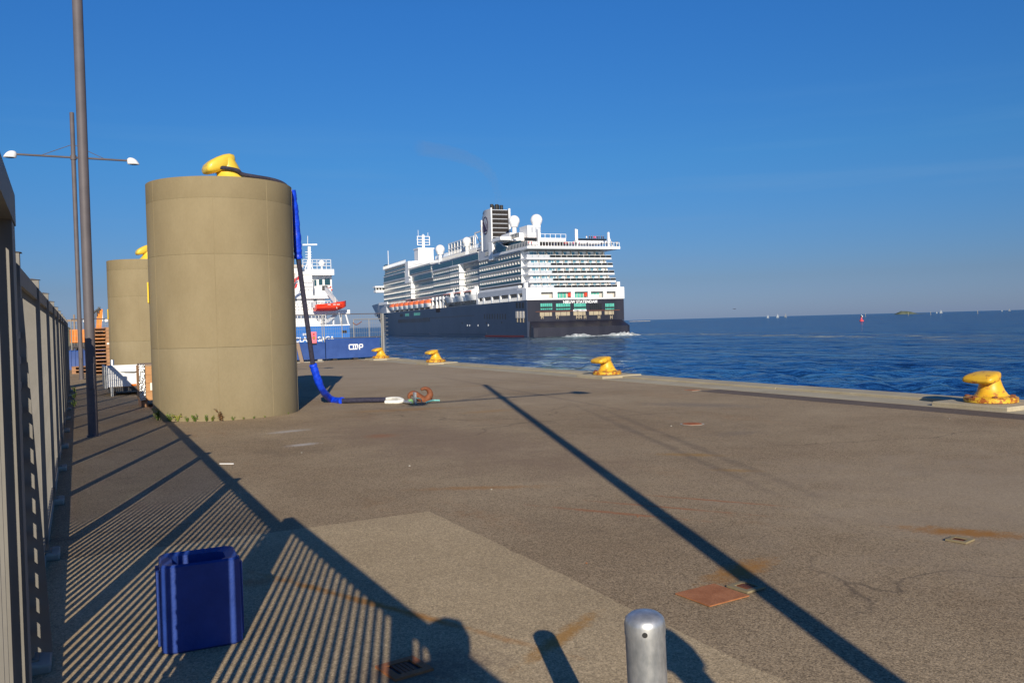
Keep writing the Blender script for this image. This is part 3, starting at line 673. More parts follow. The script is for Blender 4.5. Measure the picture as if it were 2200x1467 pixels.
# litter crumbs
for i, (px, py) in enumerate(((1260, 1210), (648, 973), (1442, 916), (250, 872), (1056, 1052), (960, 786), (1370, 1110), (2040, 900), (880, 1002))):
    p_ = G(px, py); s_ = .007 + .004 * (i % 3)
    mb = MB().lathe([(s_ * .6, 0), (s_, s_ * .35), (s_ * .75, s_ * .9), (s_ * .2, s_ * 1.15)], 7)
    tag(mb.build('pebble', 'foot_concrete' if i % 3 else 'rust_plate', None, 60, p_), 'small loose stone on the open quay asphalt', 'stone', 'loose stones scattered on the asphalt')

# ================================================================ WEEDS AT THE PILLAR FOOT AND FENCE
def weed(x, y, hh, n, mat, label, spread=.6, group='weeds at the pillar foot'):
    t = empty('weed', (x, y, 0), label, 'weed', group)
    mb = MB(); lf = MB()
    for k in range(n):
        a = random.uniform(0, 6.28); ln = hh * random.uniform(.55, 1.05); tip = Vector((math.cos(a) * spread * ln * random.uniform(.3, 1), math.sin(a) * spread * ln * random.uniform(.3, 1), ln))
        pts = [Vector((0, 0, 0)), tip * .5 + Vector((0, 0, .04 * ln)), tip]
        mb.tube(pts, [.004, .003, .0015], 4)
        for q in range(9):
            c0 = pts[1].lerp(tip, random.uniform(-.7, 1)); u_ = Vector((random.gauss(0, 1), random.gauss(0, 1), random.gauss(0, .6))).normalized(); v_ = u_.cross(Vector((random.gauss(0, 1), random.gauss(0, 1), 1))).normalized()
            s_ = hh * random.uniform(.07, .15)
            lf.add([c0, c0 + u_ * s_ + v_ * s_ * .45, c0 + u_ * s_ * 2, c0 + u_ * s_ - v_ * s_ * .45], [(0, 1, 2, 3)])
    mb.build('stem', 'weed_brown' if mat == 'weed_brown' else 'weed', t); lf.build('foliage', mat, t)
LB = {'weed': 'low green weed growing against the foot of the nearer pillar', 'weed_yellow': 'yellowish weed growing against the foot of the nearer pillar', 'weed_brown': 'dry brown seed stalks growing at the foot of the nearer pillar'}
for px, hh, mt_, n_ in ((335, .26, 'weed', 9), (362, .16, 'weed', 7), (378, .22, 'weed_yellow', 4), (398, .10, 'weed', 8), (415, .16, 'weed', 8), (440, .12, 'weed', 8), (452, .12, 'weed_yellow', 7), (472, .24, 'weed_brown', 6), (497, .08, 'weed', 6), (520, .06, 'weed_yellow', 5), (542, .06, 'weed', 5), (566, .05, 'weed_yellow', 4), (617, .05, 'weed_yellow', 4)):
    d_ = Vector((ray(px, 800).x, ray(px, 800).y, 0)).normalized(); c3 = Vector((p1c[0], p1c[1], 0)); b_ = c3.dot(d_); h2 = max(0, (PR + .03) ** 2 - (c3.length_squared - b_ * b_))
    p_ = d_ * (b_ - math.sqrt(h2)); weed(p_.x, p_.y, hh, n_, mt_, LB[mt_])
for y in (27.0, 24.2, 21.5): weed(-.09 + (y - 2.5) * .014, y, .16, 9, 'weed', 'tall green weed at the foot of the bar fence', group='weeds along the fence foot')

# ================================================================ TRAILER, CRATE, PALLETS
TY = 24.4
a_ = VY(224, 791, TY); b_ = VY(224, 834, TY)
tr = empty('trailer', (a_.x, TY, 0), 'low white trailer with ribbed side boards behind the pillar', 'trailer')
zt, zb = a_.z, b_.z + .02; zt += .02
for k in range(3): 
    z0 = zb + (zt - zb) * k / 3; MB().box(.05, 3.1, 0, .03, z0 + .004, z0 + (zt - zb) / 3 - .004).build('side_board', 'white', tr)
    MB().box(.05, 3.1, 1.47, 1.5, z0 + .004, z0 + (zt - zb) / 3 - .004).build('side_board', 'white', tr)
MB().box(.0, .06, -.012, 1.51, zb - .03, zt + .015).build('end_board', 'galv', tr)
MB().box(-.012, 0, .1, .2, zb + .06, zb + .3).build('tail_lamp', 'black', tr)
MB().box(.06, 3.1, .03, 1.47, zb - .02, zb + .03).build('floor', 'wood_grey', tr)
MB().box(.06, 3.1, .04, .10, zb - .12, zb - .02).build('chassis_rail', 'dark_metal', tr); MB().box(.06, 3.1, 1.40, 1.46, zb - .12, zb - .02).build('chassis_rail', 'dark_metal', tr)
MB().box(.62, .74, -.014, -.001, zb + .01, zb + .055).build('reflector', 'orange_lens', tr)
MB().box(.13, .19, -.03, .03, 0, zb).build('prop_stand', 'galv', tr)
MB().box(.18, .26, .2, .9, 0.0, .14).build('chock', 'wood_grey', tr)
for xx in (1.25, 2.05):
    for yy in (.02, 1.33):
        w_ = MB().tube([(xx, yy, .29), (xx, yy + .15, .29)], .29, 24).build('wheel', 'black_rubber', tr, 40); MB().tube([(xx, yy - .012, .29), (xx, yy + .01, .29)], .16, 16).build('rim', 'galv', w_, 40)
MB().prism([(.35, -.002, zt - .13), (.42, -.002, zt - .15), (.72, -.002, zt - .14), (.78, -.002, zt - .11), (.76, -.002, zt - .165), (.7, -.002, zt - .18), (.5, -.002, zt - .165)], (0, -.001, 0)).build('emblem', 'black', tr)
o = inst('lettering', text_mesh('PRO-LINE', .055, .001, 'black'), tr, (1.02, -.002, zt - .17)); o.rotation_euler = (R(90), 0, 0)
CY = 20.2
a_ = VY(301, 783, CY); bx = a_.x
cr8 = empty('wooden_crate', (bx, CY, 0), 'wooden board crate with foil edge and white paper label beside the pillar', 'crate')
MB().box(0, .9, 0, .9, .14, a_.z).build('inner_box', 'wood_grey', cr8)
zz = .15; k = 0
while zz < a_.z - .05:
    h_ = min(.185, a_.z - zz); MB().box(.10, .905, -.02, 0, zz, zz + h_ - .006).build('board', 'wood', cr8); MB().box(-.02, 0, .0, .9, zz, zz + h_ - .006).build('board', 'wood', cr8); zz += h_; k += 1
MB().box(-.03, .085, -.035, -.0, .15, a_.z).build('foil_wrap', 'foil', cr8)
MB().box(.185, .285, -.024, -.0205, .36, .52).build('paper_label', 'paper', cr8)
for xx in (0, .38, .78): MB().box(xx, xx + .12, -.02, .9, 0, .13).build('skid', 'pallet_wood', cr8)
def pallet_mesh():
    mb = MB()
    for k in range(5): mb.box(-.6, .6, -.4 + k * .1725, -.4 + k * .1725 + .11, .122, .144)
    for x_ in (-.6, -.0725, .455): mb.box(x_, x_ + .145, -.4, .4, .10, .122)
    for x_ in (-.6, -.0725, .455):
        for y_ in (-.4, -.2, -.05, .12, .3): mb.box(x_, x_ + .145, y_, y_ + .1, .022, .10)
    mb.box(-.58, .58, .22, .25, .022, .10)
    for y_ in (-.4, -.05, .3): mb.box(-.6, .6, y_, y_ + .1, 0, .022)
    return mb.mesh('pallet', 'pallet_wood')
pmz = pallet_mesh(); px_ = VY(200, 780, 38.2).x + .55
for k in range(13):
    o = inst('pallet', pmz, None, (px_ + random.uniform(-.02, .02), 38.5 + random.uniform(-.02, .02), k * .1445), R(random.uniform(-1, 1)))
    tag(o, 'wooden pallet stacked by the far concrete pillar', 'pallet', 'pallets in the tall stack')
for k in range(2):
    for x_ in (.55, ):
        o = inst('pallet', pmz, None, (x_ + .35, 40.25, k * .1445), 0); tag(o, 'wooden pallet lying low in front of the blue barrier', 'pallet', 'pallets under the blue barrier')
t_ = tag(MB().box(-.05, .05, -.004, .0, -.035, .035).build('delivery_note', 'paper', None, None, (px_ + .02, 38.085, 1.22)), 'small white paper note stuck on the pallet stack', 'note')
for px, py, lb in ((242, 806, 'slim grey steel pipe post behind the white trailer'), (265, 806, 'low grey steel pipe post behind the white trailer')):
    p_ = VY(px, py, 27.2); h_ = p_.z + (.45 if px < 250 else .22)
    tag(MB().lathe([(.05, 0), (.05, h_ - .02), (.04, h_)], 14).build('pipe_post', 'galv', None, 40, (p_.x, 27.2, 0)), lb, 'post')

# ================================================================ BLUE BARRIERS AND MESH FENCE ACROSS THE QUAY
BY = 41.8
labs = ['blue barrier beside the pallet stack at the far end of the path', 'blue barrier directly behind the second concrete pillar', 'blue barrier behind the nearer concrete pillar', 'blue barrier with leaning plank under the pink sign', 'blue barrier with white company logo next to the quay edge']
xs = [.2, 3.1, 6.0, 8.75, 11.47]
for i, x0 in enumerate(xs):
    x1 = (xs + [14.28])[i + 1] - .04; t = empty('blue_barrier', (x0, BY, 0), labs[i], 'barrier', 'blue barriers across the quay'); w_ = x1 - x0
    hB = 1.06 if i == 4 else .93
    prof = [(-.02, .10), (-.02, .16), (-.0, .2), (.0, hB - .04), (.03, hB), (.27, hB), (.30, hB - .04), (.30, .2), (.32, .16), (.32, .10)]
    MB().loft([[(0, a, z) for a, z in prof], [(w_, a, z) for a, z in prof]]).build('panel', 'blue_barrier', t, 30)
    for f_ in (.12, .5, .86): MB().box(w_ * f_, w_ * f_ + .22, .0, .3, 0, .1).build('foot', 'black' if f_ < .8 else 'foot_concrete', t)
    if i == 0:
        for k in range(9): MB().box(.08 + k * .16, .11 + k * .16, -.025, .0, .2, 1.0).build('raised_stripe', 'blue_barrier', t)  # added strips in place of the picket shadow stripes falling on this barrier
    if i == 4:
        def stroke(pts, closed=False):
            mb = MB()
            for p, q in zip(pts, pts[1:]):
                p, q = Vector((p[0], 0, p[1])), Vector((q[0], 0, q[1])); d = (q - p).normalized(); nrm = Vector((-d.z, 0, d.x)) * .026; e = d * .02
                mb.prism([p - e - nrm, q + e - nrm, q + e + nrm, p - e + nrm], (0, -.004 - .0006 * len(mb.f) / 6, 0))
            return mb
        ox, oz = w_ * .425, .53
        for pts in ([(.20, .22), (.03, .22), (0, .19), (0, .03), (.03, 0), (.40, 0)], [(.22, .06), (.22, .19), (.25, .22), (.31, .22), (.33, .19), (.33, .06)], [(.33, .19), (.36, .22), (.42, .22), (.44, .19), (.44, .06)], [(.53, -.02), (.53, .19), (.56, .22), (.66, .22), (.69, .19), (.69, .11), (.66, .08), (.53, .08)]):
            o = stroke(pts).build('logo_stroke', 'white_sign', t); o.location = (ox, -.003, oz)
mf = empty('mesh_fence', (0, BY + .15, 0), 'wire mesh fence panels standing on the blue barriers, with toothed end post', 'fence')
ZT = 2.28
def frame(x0, x1, z0, z1):
    for a in ((x0, z0, x1, z0), (x0, z1, x1, z1)): MB().tube([(a[0], 0, a[1]), (a[2], 0, a[3])], .022, 8).build('frame_rail', 'pole_steel', mf, 40)
    for x_ in (x0, x1): MB().tube([(x_, 0, z0 - .9 if z0 > .9 else z0), (x_, 0, z1)], .022, 8).build('frame_post', 'mesh_wire', mf, 40)
    mb = MB(); n_ = int((x1 - x0) / .11)
    for k in range(1, n_): mb.bar((x0 + (x1 - x0) * k / n_, 0, z0), (x0 + (x1 - x0) * k / n_, 0, z1), .006)
    m_ = int((z1 - z0) / .22)
    for k in range(1, m_): mb.bar((x0, .005, z0 + (z1 - z0) * k / m_), (x1, .005, z0 + (z1 - z0) * k / m_), .007)
    o = mb.build('wire_mesh', 'mesh_wire', mf); o['kind'] = 'stuff'
for x0, x1 in ((.35, 2.8), (2.9, 5.9), (6.0, 8.7), (8.8, 11.35), (11.45, 14.4)): frame(x0, x1, 1.1, ZT)
for a in ((12.95, 1.1, 12.95, 2.0), (12.95, 2.0, 14.4, 2.0), (13.75, 1.1, 13.75, 2.0)): MB().tube([(a[0], -.03, a[1]), (a[2], -.03, a[3])], .02, 8).build('wicket_frame', 'mesh_wire', mf, 40)
MB().tube([(12.35, -.02, 1.1), (12.35, -.02, ZT)], .022, 8).build('frame_post', 'mesh_wire', mf, 40)
MB().box(14.44, 14.53, -.05, .05, .14, ZT).build('end_post', 'mesh_wire', mf)
for k in range(19): MB().bar((14.5, 0, .25 + k * .105), (14.5 + (.26 if k % 2 else .15), 0, .25 + k * .105), .018).build('tooth', 'mesh_wire', mf)
MB().tube([(14.35, -.1, .14), (14.1, -.1, 1.1)], .012, 6).build('stay_rod', 'mesh_wire', mf)
MB().tube(smooth_path([(12.9, -.06, 1.85), (13.05, -.08, 1.74), (13.2, -.07, 1.79), (13.35, -.08, 1.9)]), .02, 8).build('tied_rope', 'rust_steel', mf, 60)
for x_ in (.9, 1.75): 
    MB().lathe([(.02, ZT - .16), (.075, ZT - .14), (.09, ZT - .07), (.06, ZT - .02)], 14, cx=x_, cy=-.03).build('camera_dome', 'white', mf, 50)
pk = empty('pink_sign', (VY(674, 725, BY - .05).x, BY - .06, VY(674, 725, BY - .05).z), 'upright pink sign with dark diamond symbol above the blue barrier', 'sign')
MB().cbox(-.14, .14, -.02, .02, -.28, .28, .015).build('board', 'pink', pk)
MB().prism([(-.07, -.0215, -.02), (0, -.0215, -.11), (.07, -.0215, -.02), (0, -.0215, .07)], (0, -.002, 0)).build('diamond', 'black', pk)
MB().prism([(-.035, -.024, -.02), (0, -.024, -.065), (.035, -.024, -.02), (0, -.024, .025)], (0, -.002, 0)).build('symbol', 'yellow_sign', pk)
MB().box(-.04, .04, -.0235, -.0215, .12, .19).build('red_mark', 'flag_red', pk)
MB().box(-.13, .13, -.018, .018, -.33, -.28).build('foot', 'black', pk)
p_ = VY(641, 737, BY - .25); q_ = G(649, 779)
tag(MB().bar((0, 0, 0), (p_.x - q_.x, BY - .03 - q_.y, p_.z), .17, .04).build('plank', 'wood_grey', None, None, q_), 'weathered brown plank leaning on the blue barrier', 'plank')
# kerb strip at the barrier foot
tag(MB().box(8.6, 11.1, 40.9, 41.15, -.05, .03).build('kerb_strip', 'foot_concrete'), 'pale narrow kerb strip at the barrier foot', 'kerb', kind='structure')

# ================================================================ YARD THINGS SEEN OVER THE FENCE
cy_ = 62.0
def YV(px, py): return VY(px, py, cy_)
ct = empty('crane_truck', (YV(150, 735).x, cy_, 0), 'orange truck with folded loader crane parked in the yard', 'truck')
bx0 = ct.location.x
def yb(px0, py0, px1, py1, y0, y1, nm, mt_, par=ct):
    a, b_ = YV(px0, py0), YV(px1, py1); return MB().box(a.x - bx0, b_.x - bx0, y0, y1, b_.z, a.z).build(nm, mt_, par)
yb(150, 708, 198, 735, 0, 2.2, 'skip_body', 'orange_paint'); yb(154, 735, 236, 741, .1, 2.1, 'chassis', 'dark_metal')
yb(200, 706, 236, 736, 0.1, 2.1, 'cab', 'orange_paint'); yb(203, 710, 222, 720, .06, .09, 'side_window', 'black')
for px in (160, 182, 228):
    c__ = YV(px, 742); MB().tube([(c__.x - bx0, .0, .5), (c__.x - bx0, .3, .5)], .5, 20).build('wheel', 'black_rubber', ct, 40)
for k in range(8): yb(151 + k * 6, 709, 152 + k * 6, 734, -.05, 0, 'raised_stripe', 'orange_paint')
pA, pB, pC, pD = [YV(*p) - Vector((bx0, cy_, 0)) for p in ((213, 708), (216, 663), (206, 686), (198, 690))]
MB().bar(pA + Vector((0, 1, 0)), pB + Vector((0, 1, 0)), .32, .34).build('crane_column', 'orange_paint', ct)
MB().bar(pB + Vector((0, .8, .05)), pC + Vector((-.3, .8, .3)), .14, .16).build('crane_jib', 'dark_metal', ct)
MB().bar(pB + Vector((.02, .7, .12)), pD + Vector((-.2, .7, .3)), .07).build('hydraulic_ram', 'dark_metal', ct)
for k in range(5): MB().bar(pD.lerp(pB, k / 5) + Vector((0, .75, -.12)), pD.lerp(pB, k / 5) + Vector((0, .75, .3)), .06).build('hose_bracket', 'dark_metal', ct)
MB().bar(pB + Vector((.12, .9, -.1)), pA + Vector((.24, .9, .55)), .08).build('lift_cylinder', 'white', ct)
for (px, py0, py1, Y, r_, mt_, lb, nm) in ((109.5, 651, 690, 90, .07, 'white', 'thin white flagpole beyond the bar fence', 'flagpole'), (81, 640, 660, 13.2, .028, 'fence_steel', 'short grey vent pipe poking above the bar fence', 'vent_pipe'), (159, 676, 720, 70, .08, 'wood_grey', 'brown timber pole with crosspiece in the yard', 'timber_pole')):
    a = VY(px, py0, Y); t = empty(nm, (a.x, Y, 0), lb, 'pole'); MB().lathe([(r_, 0), (r_ * .75, a.z)], 10).build('shaft', mt_, t, 40)
    if nm == 'vent_pipe': MB().lathe([(r_ * 1.5, a.z - .1), (r_ * 1.5, a.z)], 12).build('cowl', mt_, t, 40)
    if nm == 'timber_pole': MB().box(-.5, .5, -.05, .05, a.z - .5, a.z - .35).build('crosspiece', mt_, t)
    if nm == 'flagpole': MB().lathe([(.12, a.z), (.1, a.z + .12), (.02, a.z + .18)], 10).build('finial', mt_, t, 40)

# ================================================================ COASTER WITH BLUE STERN
SY = 86.0; cs = empty('cargo_ship', (15.3, SY, WZ), 'moored cargo ship with blue stern, white wheelhouse and red rescue boat', 'ship')
cso = Vector((15.3, SY, WZ))
def T(px, py, dy=0): return VY(px, py, SY + dy) - cso
rt = T(751, 699); BW = rt.x; TZ = rt.z
def hullring(l, half, zt_, zb_, rake=0): c0 = BW / 2; return [(c0 - half, l, zb_), (c0 + half, l, zb_), (c0 + half, l + rake * 0, zt_), (c0 - half, l, zt_)]
MB().loft([hullring(0, BW / 2, TZ, -.6), hullring(55, BW / 2, TZ, -.6), hullring(66, BW * .42, TZ + 1.0, -.6), hullring(75, BW * .25, TZ + 2, -.6), hullring(82, .3, TZ + 2.6, -.6)]).build('hull', 'blue_hull', cs)
MB().box(-.03, BW + .03, -.04, .1, TZ, TZ + .12).build('rub_rail', 'white', cs)
MB().tube([(BW - .85, -.05, TZ - .62), (BW - .35, -.05, TZ - .62)], .13, 12).build('fairlead', 'black', cs)
cB = lambda px0, py0, px1, py1, y0, y1, nm, mt_, par=None: MB().box(T(px0, py0, y0).x, T(px1, py1, y0).x, y0, y1, T(px1, py1, y0).z, T(px0, py0, y0).z).build(nm, mt_, par or cs)
low = cB(560, 640, 700, 706, 3.5, 14, 'lower_house', 'white')
cB(556, 636, 715, 641, 3.0, 14.5, 'boat_deck', 'white')
cB(600, 590, 714, 640, 6, 14, 'wheelhouse', 'white'); cB(640, 578, 718, 591, 5, 15, 'wheelhouse_roof', 'white')
cB(560, 572, 650, 640, 4.2, 12, 'funnel_casing', 'white'); cB(626, 587, 638, 615, 4.15, 4.2, 'exhaust_grille', 'ship_beige'); cB(560, 568, 652, 574, 4, 12.2, 'casing_top', 'ship_beige')
MB().tube([T(629, 572, 7), T(629, 548, 7)], .16, 10).build('exhaust_pipe', 'black', cs, 40)
for (a, b_, c__, d_) in ((685, 600, 693, 612), (697.5, 599, 709.5, 612), (673, 601, 680, 614)):
    w_ = cB(a, b_, c__, d_, 5.93, 5.99, 'window', 'ship_glass'); 
for (a, b_, c__, d_) in ((674, 641 + 3, 681, 656), (634, 638, 638, 645)): cB(a, b_, c__, d_, 3.42, 3.49, 'window', 'ship_glass')
cB(672, 602, 676, 632, 5.9, 5.98, 'door', 'ship_grey')
cB(651, 592, 672, 640, 4.6, 6, 'side_wing', 'white')
ms = T(664, 590, 9)
mast = MB().bar(T(664, 592, 9), T(664, 530, 9), .28).build('mast', 'white', cs)
for k in range(9): MB().bar(ms + Vector((-.35, 0, .25 + k * .28)), ms + Vector((.35, 0, .25 + k * .28)), .05).build('mast_rung', 'white', mast)
MB().bar(T(650, 526, 9), T(681, 525.5, 9), .12, .16).build('radar_scanner', 'white', mast); MB().tube([T(661, 527, 9), T(661, 507, 9)], .03, 6).build('aerial', 'white', mast)
MB().bar(T(655, 578, 9), T(664, 555, 9), .07).build('mast_stay', 'white', mast); MB().bar(T(676, 590, 8), T(667, 565, 9), .09).build('mast_stay', 'white', mast)
sd_ = T(691, 566, 8); MB().lathe([(.12, -.7), (.1, -.35), (.3, -.25), (.36, 0), (.28, .25), (.05, .36)], 16).build('satellite_dome', 'white', cs, 60, sd_)
def rails(a, b_, zs_, nm, posts=7):
    mb = MB()
    for z in zs_: mb.bar(a + Vector((0, 0, z)), b_ + Vector((0, 0, z)), .05)
    for k in range(posts + 1): p = a.lerp(b_, k / posts); mb.bar(p, p + Vector((0, 0, zs_[-1])), .05)
    return mb.build(nm, 'white', cs)
rails(T(651, 578, 5.2), T(711, 578, 5.2), (.35, .7, 1.0), 'roof_railing', 6)
rails(T(655, 640, 3.2), T(672, 640, 3.2), (.3, .6, .95), 'deck_railing', 3); rails(T(652, 622, 4.4), T(672, 622, 4.4), (.0, .35, .8), 'wing_railing', 2)
rails(T(632, 698, .4), T(700, 697, .4), (.3, .6, .95), 'stern_railing', 9)
rails(T(632, 668, 3.1), T(718, 666, 3.1), (.3, .6, .95), 'poop_railing', 12)
cB(600, 668, 752, 674, 2.6, 3.4, 'poop_edge', 'white')
for px in (700, 716, 733): MB().bar(T(px, 700, 2.8), T(px, 670, 2.8), .16).build('deck_post', 'white', cs)
MB().bar(T(742, 674, .6), T(749, 698, .6), .13).build('bulwark_stay', 'white', cs); MB().bar(T(728, 672, .6), T(733, 698, .6), .1).build('bulwark_stay', 'ship_grey', cs)
MB().bar(T(694, 697, 2.5), T(722, 676, 2.5), .28, .3).build('davit_base', 'ship_grey', cs)
MB().bar(T(698, 618, 3), T(723, 650, 1.6), .32, .36).build('davit_arm', 'ship_grey', cs); MB().box(-.25, .25, -.2, .2, -.25, .25).build('davit_head', 'dark_metal', cs, None, T(698, 619, 3))
MB().bar(T(689, 640, 4), T(689, 700, 2.6), .2).build('davit_post', 'white', cs)
o = inst('lettering', text_mesh('CLARA SAGA', .68, .02, 'white_sign', .014), cs, (T(676, 735).x, -.03, T(676, 733.5).z)); o.rotation_euler = (R(90), 0, 0)
o = inst('lettering', text_mesh('IMO', .34, .02, 'white_sign', .008), cs, (T(657, 721).x, -.03, T(657, 721).z)); o.rotation_euler = (R(90), 0, 0)
# rescue boat
rb = empty('rescue_boat', cso + T(709, 668, 1.2), 'bright red rescue boat hanging at the cargo ship stern', 'boat')
xa, xb = T(676, 660, 1.2).x - T(709, 668, 1.2).x, T(743, 648, 1.2).x - T(709, 668, 1.2).x
rings = []
for k in range(11):
    t_ = k / 10; x_ = xa + (xb - xa) * t_; wy = .75 * (1 - max(0, (t_ - .55) / .45) ** 2.2) ** .7 + .02; zl = .0 + .45 * max(0, (t_ - .5) / .5) ** 2; zu = .62 + .42 * t_ ** 1.5
    rings.append([(x_, -wy * .55, zl), (x_, wy * .55, zl), (x_, wy, zl * .5 + zu * .5), (x_, wy * .85, zu), (x_, -wy * .85, zu), (x_, -wy, zl * .5 + zu * .5)])
MB().loft(rings).build('hull', 'rescue_red', rb, 50)
MB().tube([(xa, -.70, .55), (xb * .6, -.66, .72)], .13, 10).build('fender', 'rescue_red', rb, 50)
MB().box(xa - .25, xa + .12, -.2, .2, .35, .95).build('outboard_motor', 'ship_grey', rb)
for x_ in (-.45, .1, .5): MB().box(x_, x_ + .3, -.84, -.80, .60, .66).build('grab_line', 'white', rb)
MB().bar((xb * .3, -.78, .2), (xb * .3, -.1, 1.4), .05).build('sling', 'rope_white', rb)
lr = T(708, 621, 5.9) + cso; t = empty('lifebuoy', lr, 'red and white lifebuoy on the cargo ship wheelhouse', 'lifebuoy')
for k in range(8):
    pts = [(.24 * math.cos(a), -.03, .24 * math.sin(a)) for a in [2 * math.pi * (k + q / 4) / 8 for q in range(5)]]
    MB().tube(pts, .075, 8).build('segment', 'rescue_red' if k % 2 else 'white', t, 60)
fl = T(634, 607, 1.0) + cso; t = empty('ship_flag', fl, 'red flag with dark blue and white cross at the cargo ship stern', 'flag')
MB().bar((-.6, 0, -1.2), (.35, 0, 1.5), .05).build('staff', 'white', t)
def cloth(u0, u1, v0, v1, off, mt_, nm):
    rr = []
    for i in range(9):
        u = u0 + (u1 - u0) * i / 8; rr.append([Vector((.15 - .8 * u + .35 * v, .09 * math.sin(u * 7 + v) + off, .75 - 1.25 * (1 - v) - .55 * u)) for v in (v0, (v0 + v1) / 2, v1)])
    MB().loft(rr, cap=False, close=False).build(nm, mt_, t, 60)
cloth(0, 1, 0, 1, 0, 'flag_red', 'flag_cloth'); cloth(0, 1, .38, .62, -.012, 'white', 'cross_white'); cloth(.27, .47, 0, 1, -.014, 'white', 'cross_white'); cloth(0, 1, .44, .56, -.022, 'flag_navy', 'cross_blue'); cloth(.32, .42, 0, 1, -.024, 'flag_navy', 'cross_blue')

# ================================================================ CRUISE SHIP
HD = R(6.195); SO = Vector((131.1, 240.6, WZ))
sh_ = Vector((math.sin(HD), math.cos(HD), 0)); ss_ = Vector((math.cos(HD), -math.sin(HD), 0))
def SD(px, py, off=0.0):          # pixel -> (length, height) on the fore-and-aft plane 'off' metres in from the port side
    d = ray(px, py); q = CAM - SO; t = (off - q.dot(ss_)) / d.dot(ss_); p = q + d * t; return p.dot(sh_), p.z
def AF(px, py, l=0.0):            # pixel -> (offset, height) on the athwartships plane l metres from the transom
    d = ray(px, py); q = CAM - SO; t = (l - q.dot(sh_)) / d.dot(sh_); p = q + d * t; return p.dot(ss_), p.z
cru = empty('cruise_ship', SO, 'large white and navy cruise ship leaving harbour, seen from astern', 'cruise ship', rz=-HD)
def cb(nm, mt_, x0, x1, y0, y1, z0, z1, par=None): return MB().box(x0, x1, y0, y1, z0, z1).build(nm, mt_, par or cru)
HT = 11.75
# hull: port shell, starboard shell, bow
def hull_ring(t, z, lend, b0):
    l = t * lend; k = max(0, (l - 165) / (lend - 165)); half = 17.5 * max(0.0, 1 - k ** b0) ; return l, half
levels = [(-1.5, 268, 1.7, 1.0), (0, 271, 1.8, 1.0), (3, 274, 2.0, 1.0), (7, 280, 2.2, 1.0), (HT, 288, 2.5, 1.0)]
TS = [0, .2, .4, .55, .62, .68, .74, .8, .85, .9, .94, .97, .99, 1.0]
rings = []
for t in TS:
    port = []; stb = []
    for z, le, b0, _ in levels:
        l, hf = hull_ring(t, z, le, b0); port.append((17.5 - hf - .001, l, z)); stb.append((17.5 + hf + .001, l, z))
    rings.append(port + stb[::-1])
MB().loft(rings).build('hull', 'hull_navy', cru, 25)
cb('stern_plating', 'hull_stern', .25, 34.75, -.12, 0, 4.9, HT - .02)
# duck tail
prof = lambda ins, aft: [(.45, 5.0), (-aft, 2.85), (-aft - .1, -1.2), (.45, -1.2)]
MB().loft([[(x + q * k_, y, z) for k_, (y, z) in zip((1.0, .0, .0, .3), prof(0, a))] for x, a, q in ((.4, 4.2, .6), (1.6, 5.0, .0), (33.4, 5.0, .0), (34.6, 4.2, -.6))]).build('duck_tail', 'hull_stern', cru, 20)
cb('boot_topping', 'antifoul', -.03, -.002, 3, 40, -.5, .45)
# white flared bow above the navy hull
rings = []
for t in [0, .15, .3, .45, .6, .72, .82, .9, .95, .98, 1]:
    port = []; stb = []
    for z, le, b0 in ((HT, 288, 2.5), (14.5, 292, 2.8), (17.3, 297, 3.0)):
        l = 196 + t * (le - 196); k = max(0, (l - 165) / (le - 165)); hf = 17.5 * max(0, 1 - k ** b0); port.append((17.5 - hf, l, z + .0)); stb.append((17.5 + hf, l, z))
    rings.append(port + stb[::-1])
MB().loft(rings).build('bow_flare', 'ship_grey', cru, 25)
cb('bow_bulwark', 'ship_white', -.02, .4, 192, 212, 16.2, 17.6)
MB().lathe([(1.2, 0), (2.0, .6), (2.2, 1.3), (1.6, 1.8)], 14, cx=17.5 - 3, cy=281).build('anchor_pocket', 'ship_white', cru, 50).location.z = 11.0
D = [15.45, 17.85, 20.35, 22.9, 25.45, 28.2]
# inner core
cb('inner_block', 'ship_white', 4.2, 30.8, 6.5, 205, HT, 28.1)
cb('promenade_wall', 'ship_beige', 3.6, 4.1, 6.5, 200, HT + .02, 15.2)
cb('promenade_deck', 'ship_grey', .1, 4.0, 4, 205, HT - .1, HT + .05)
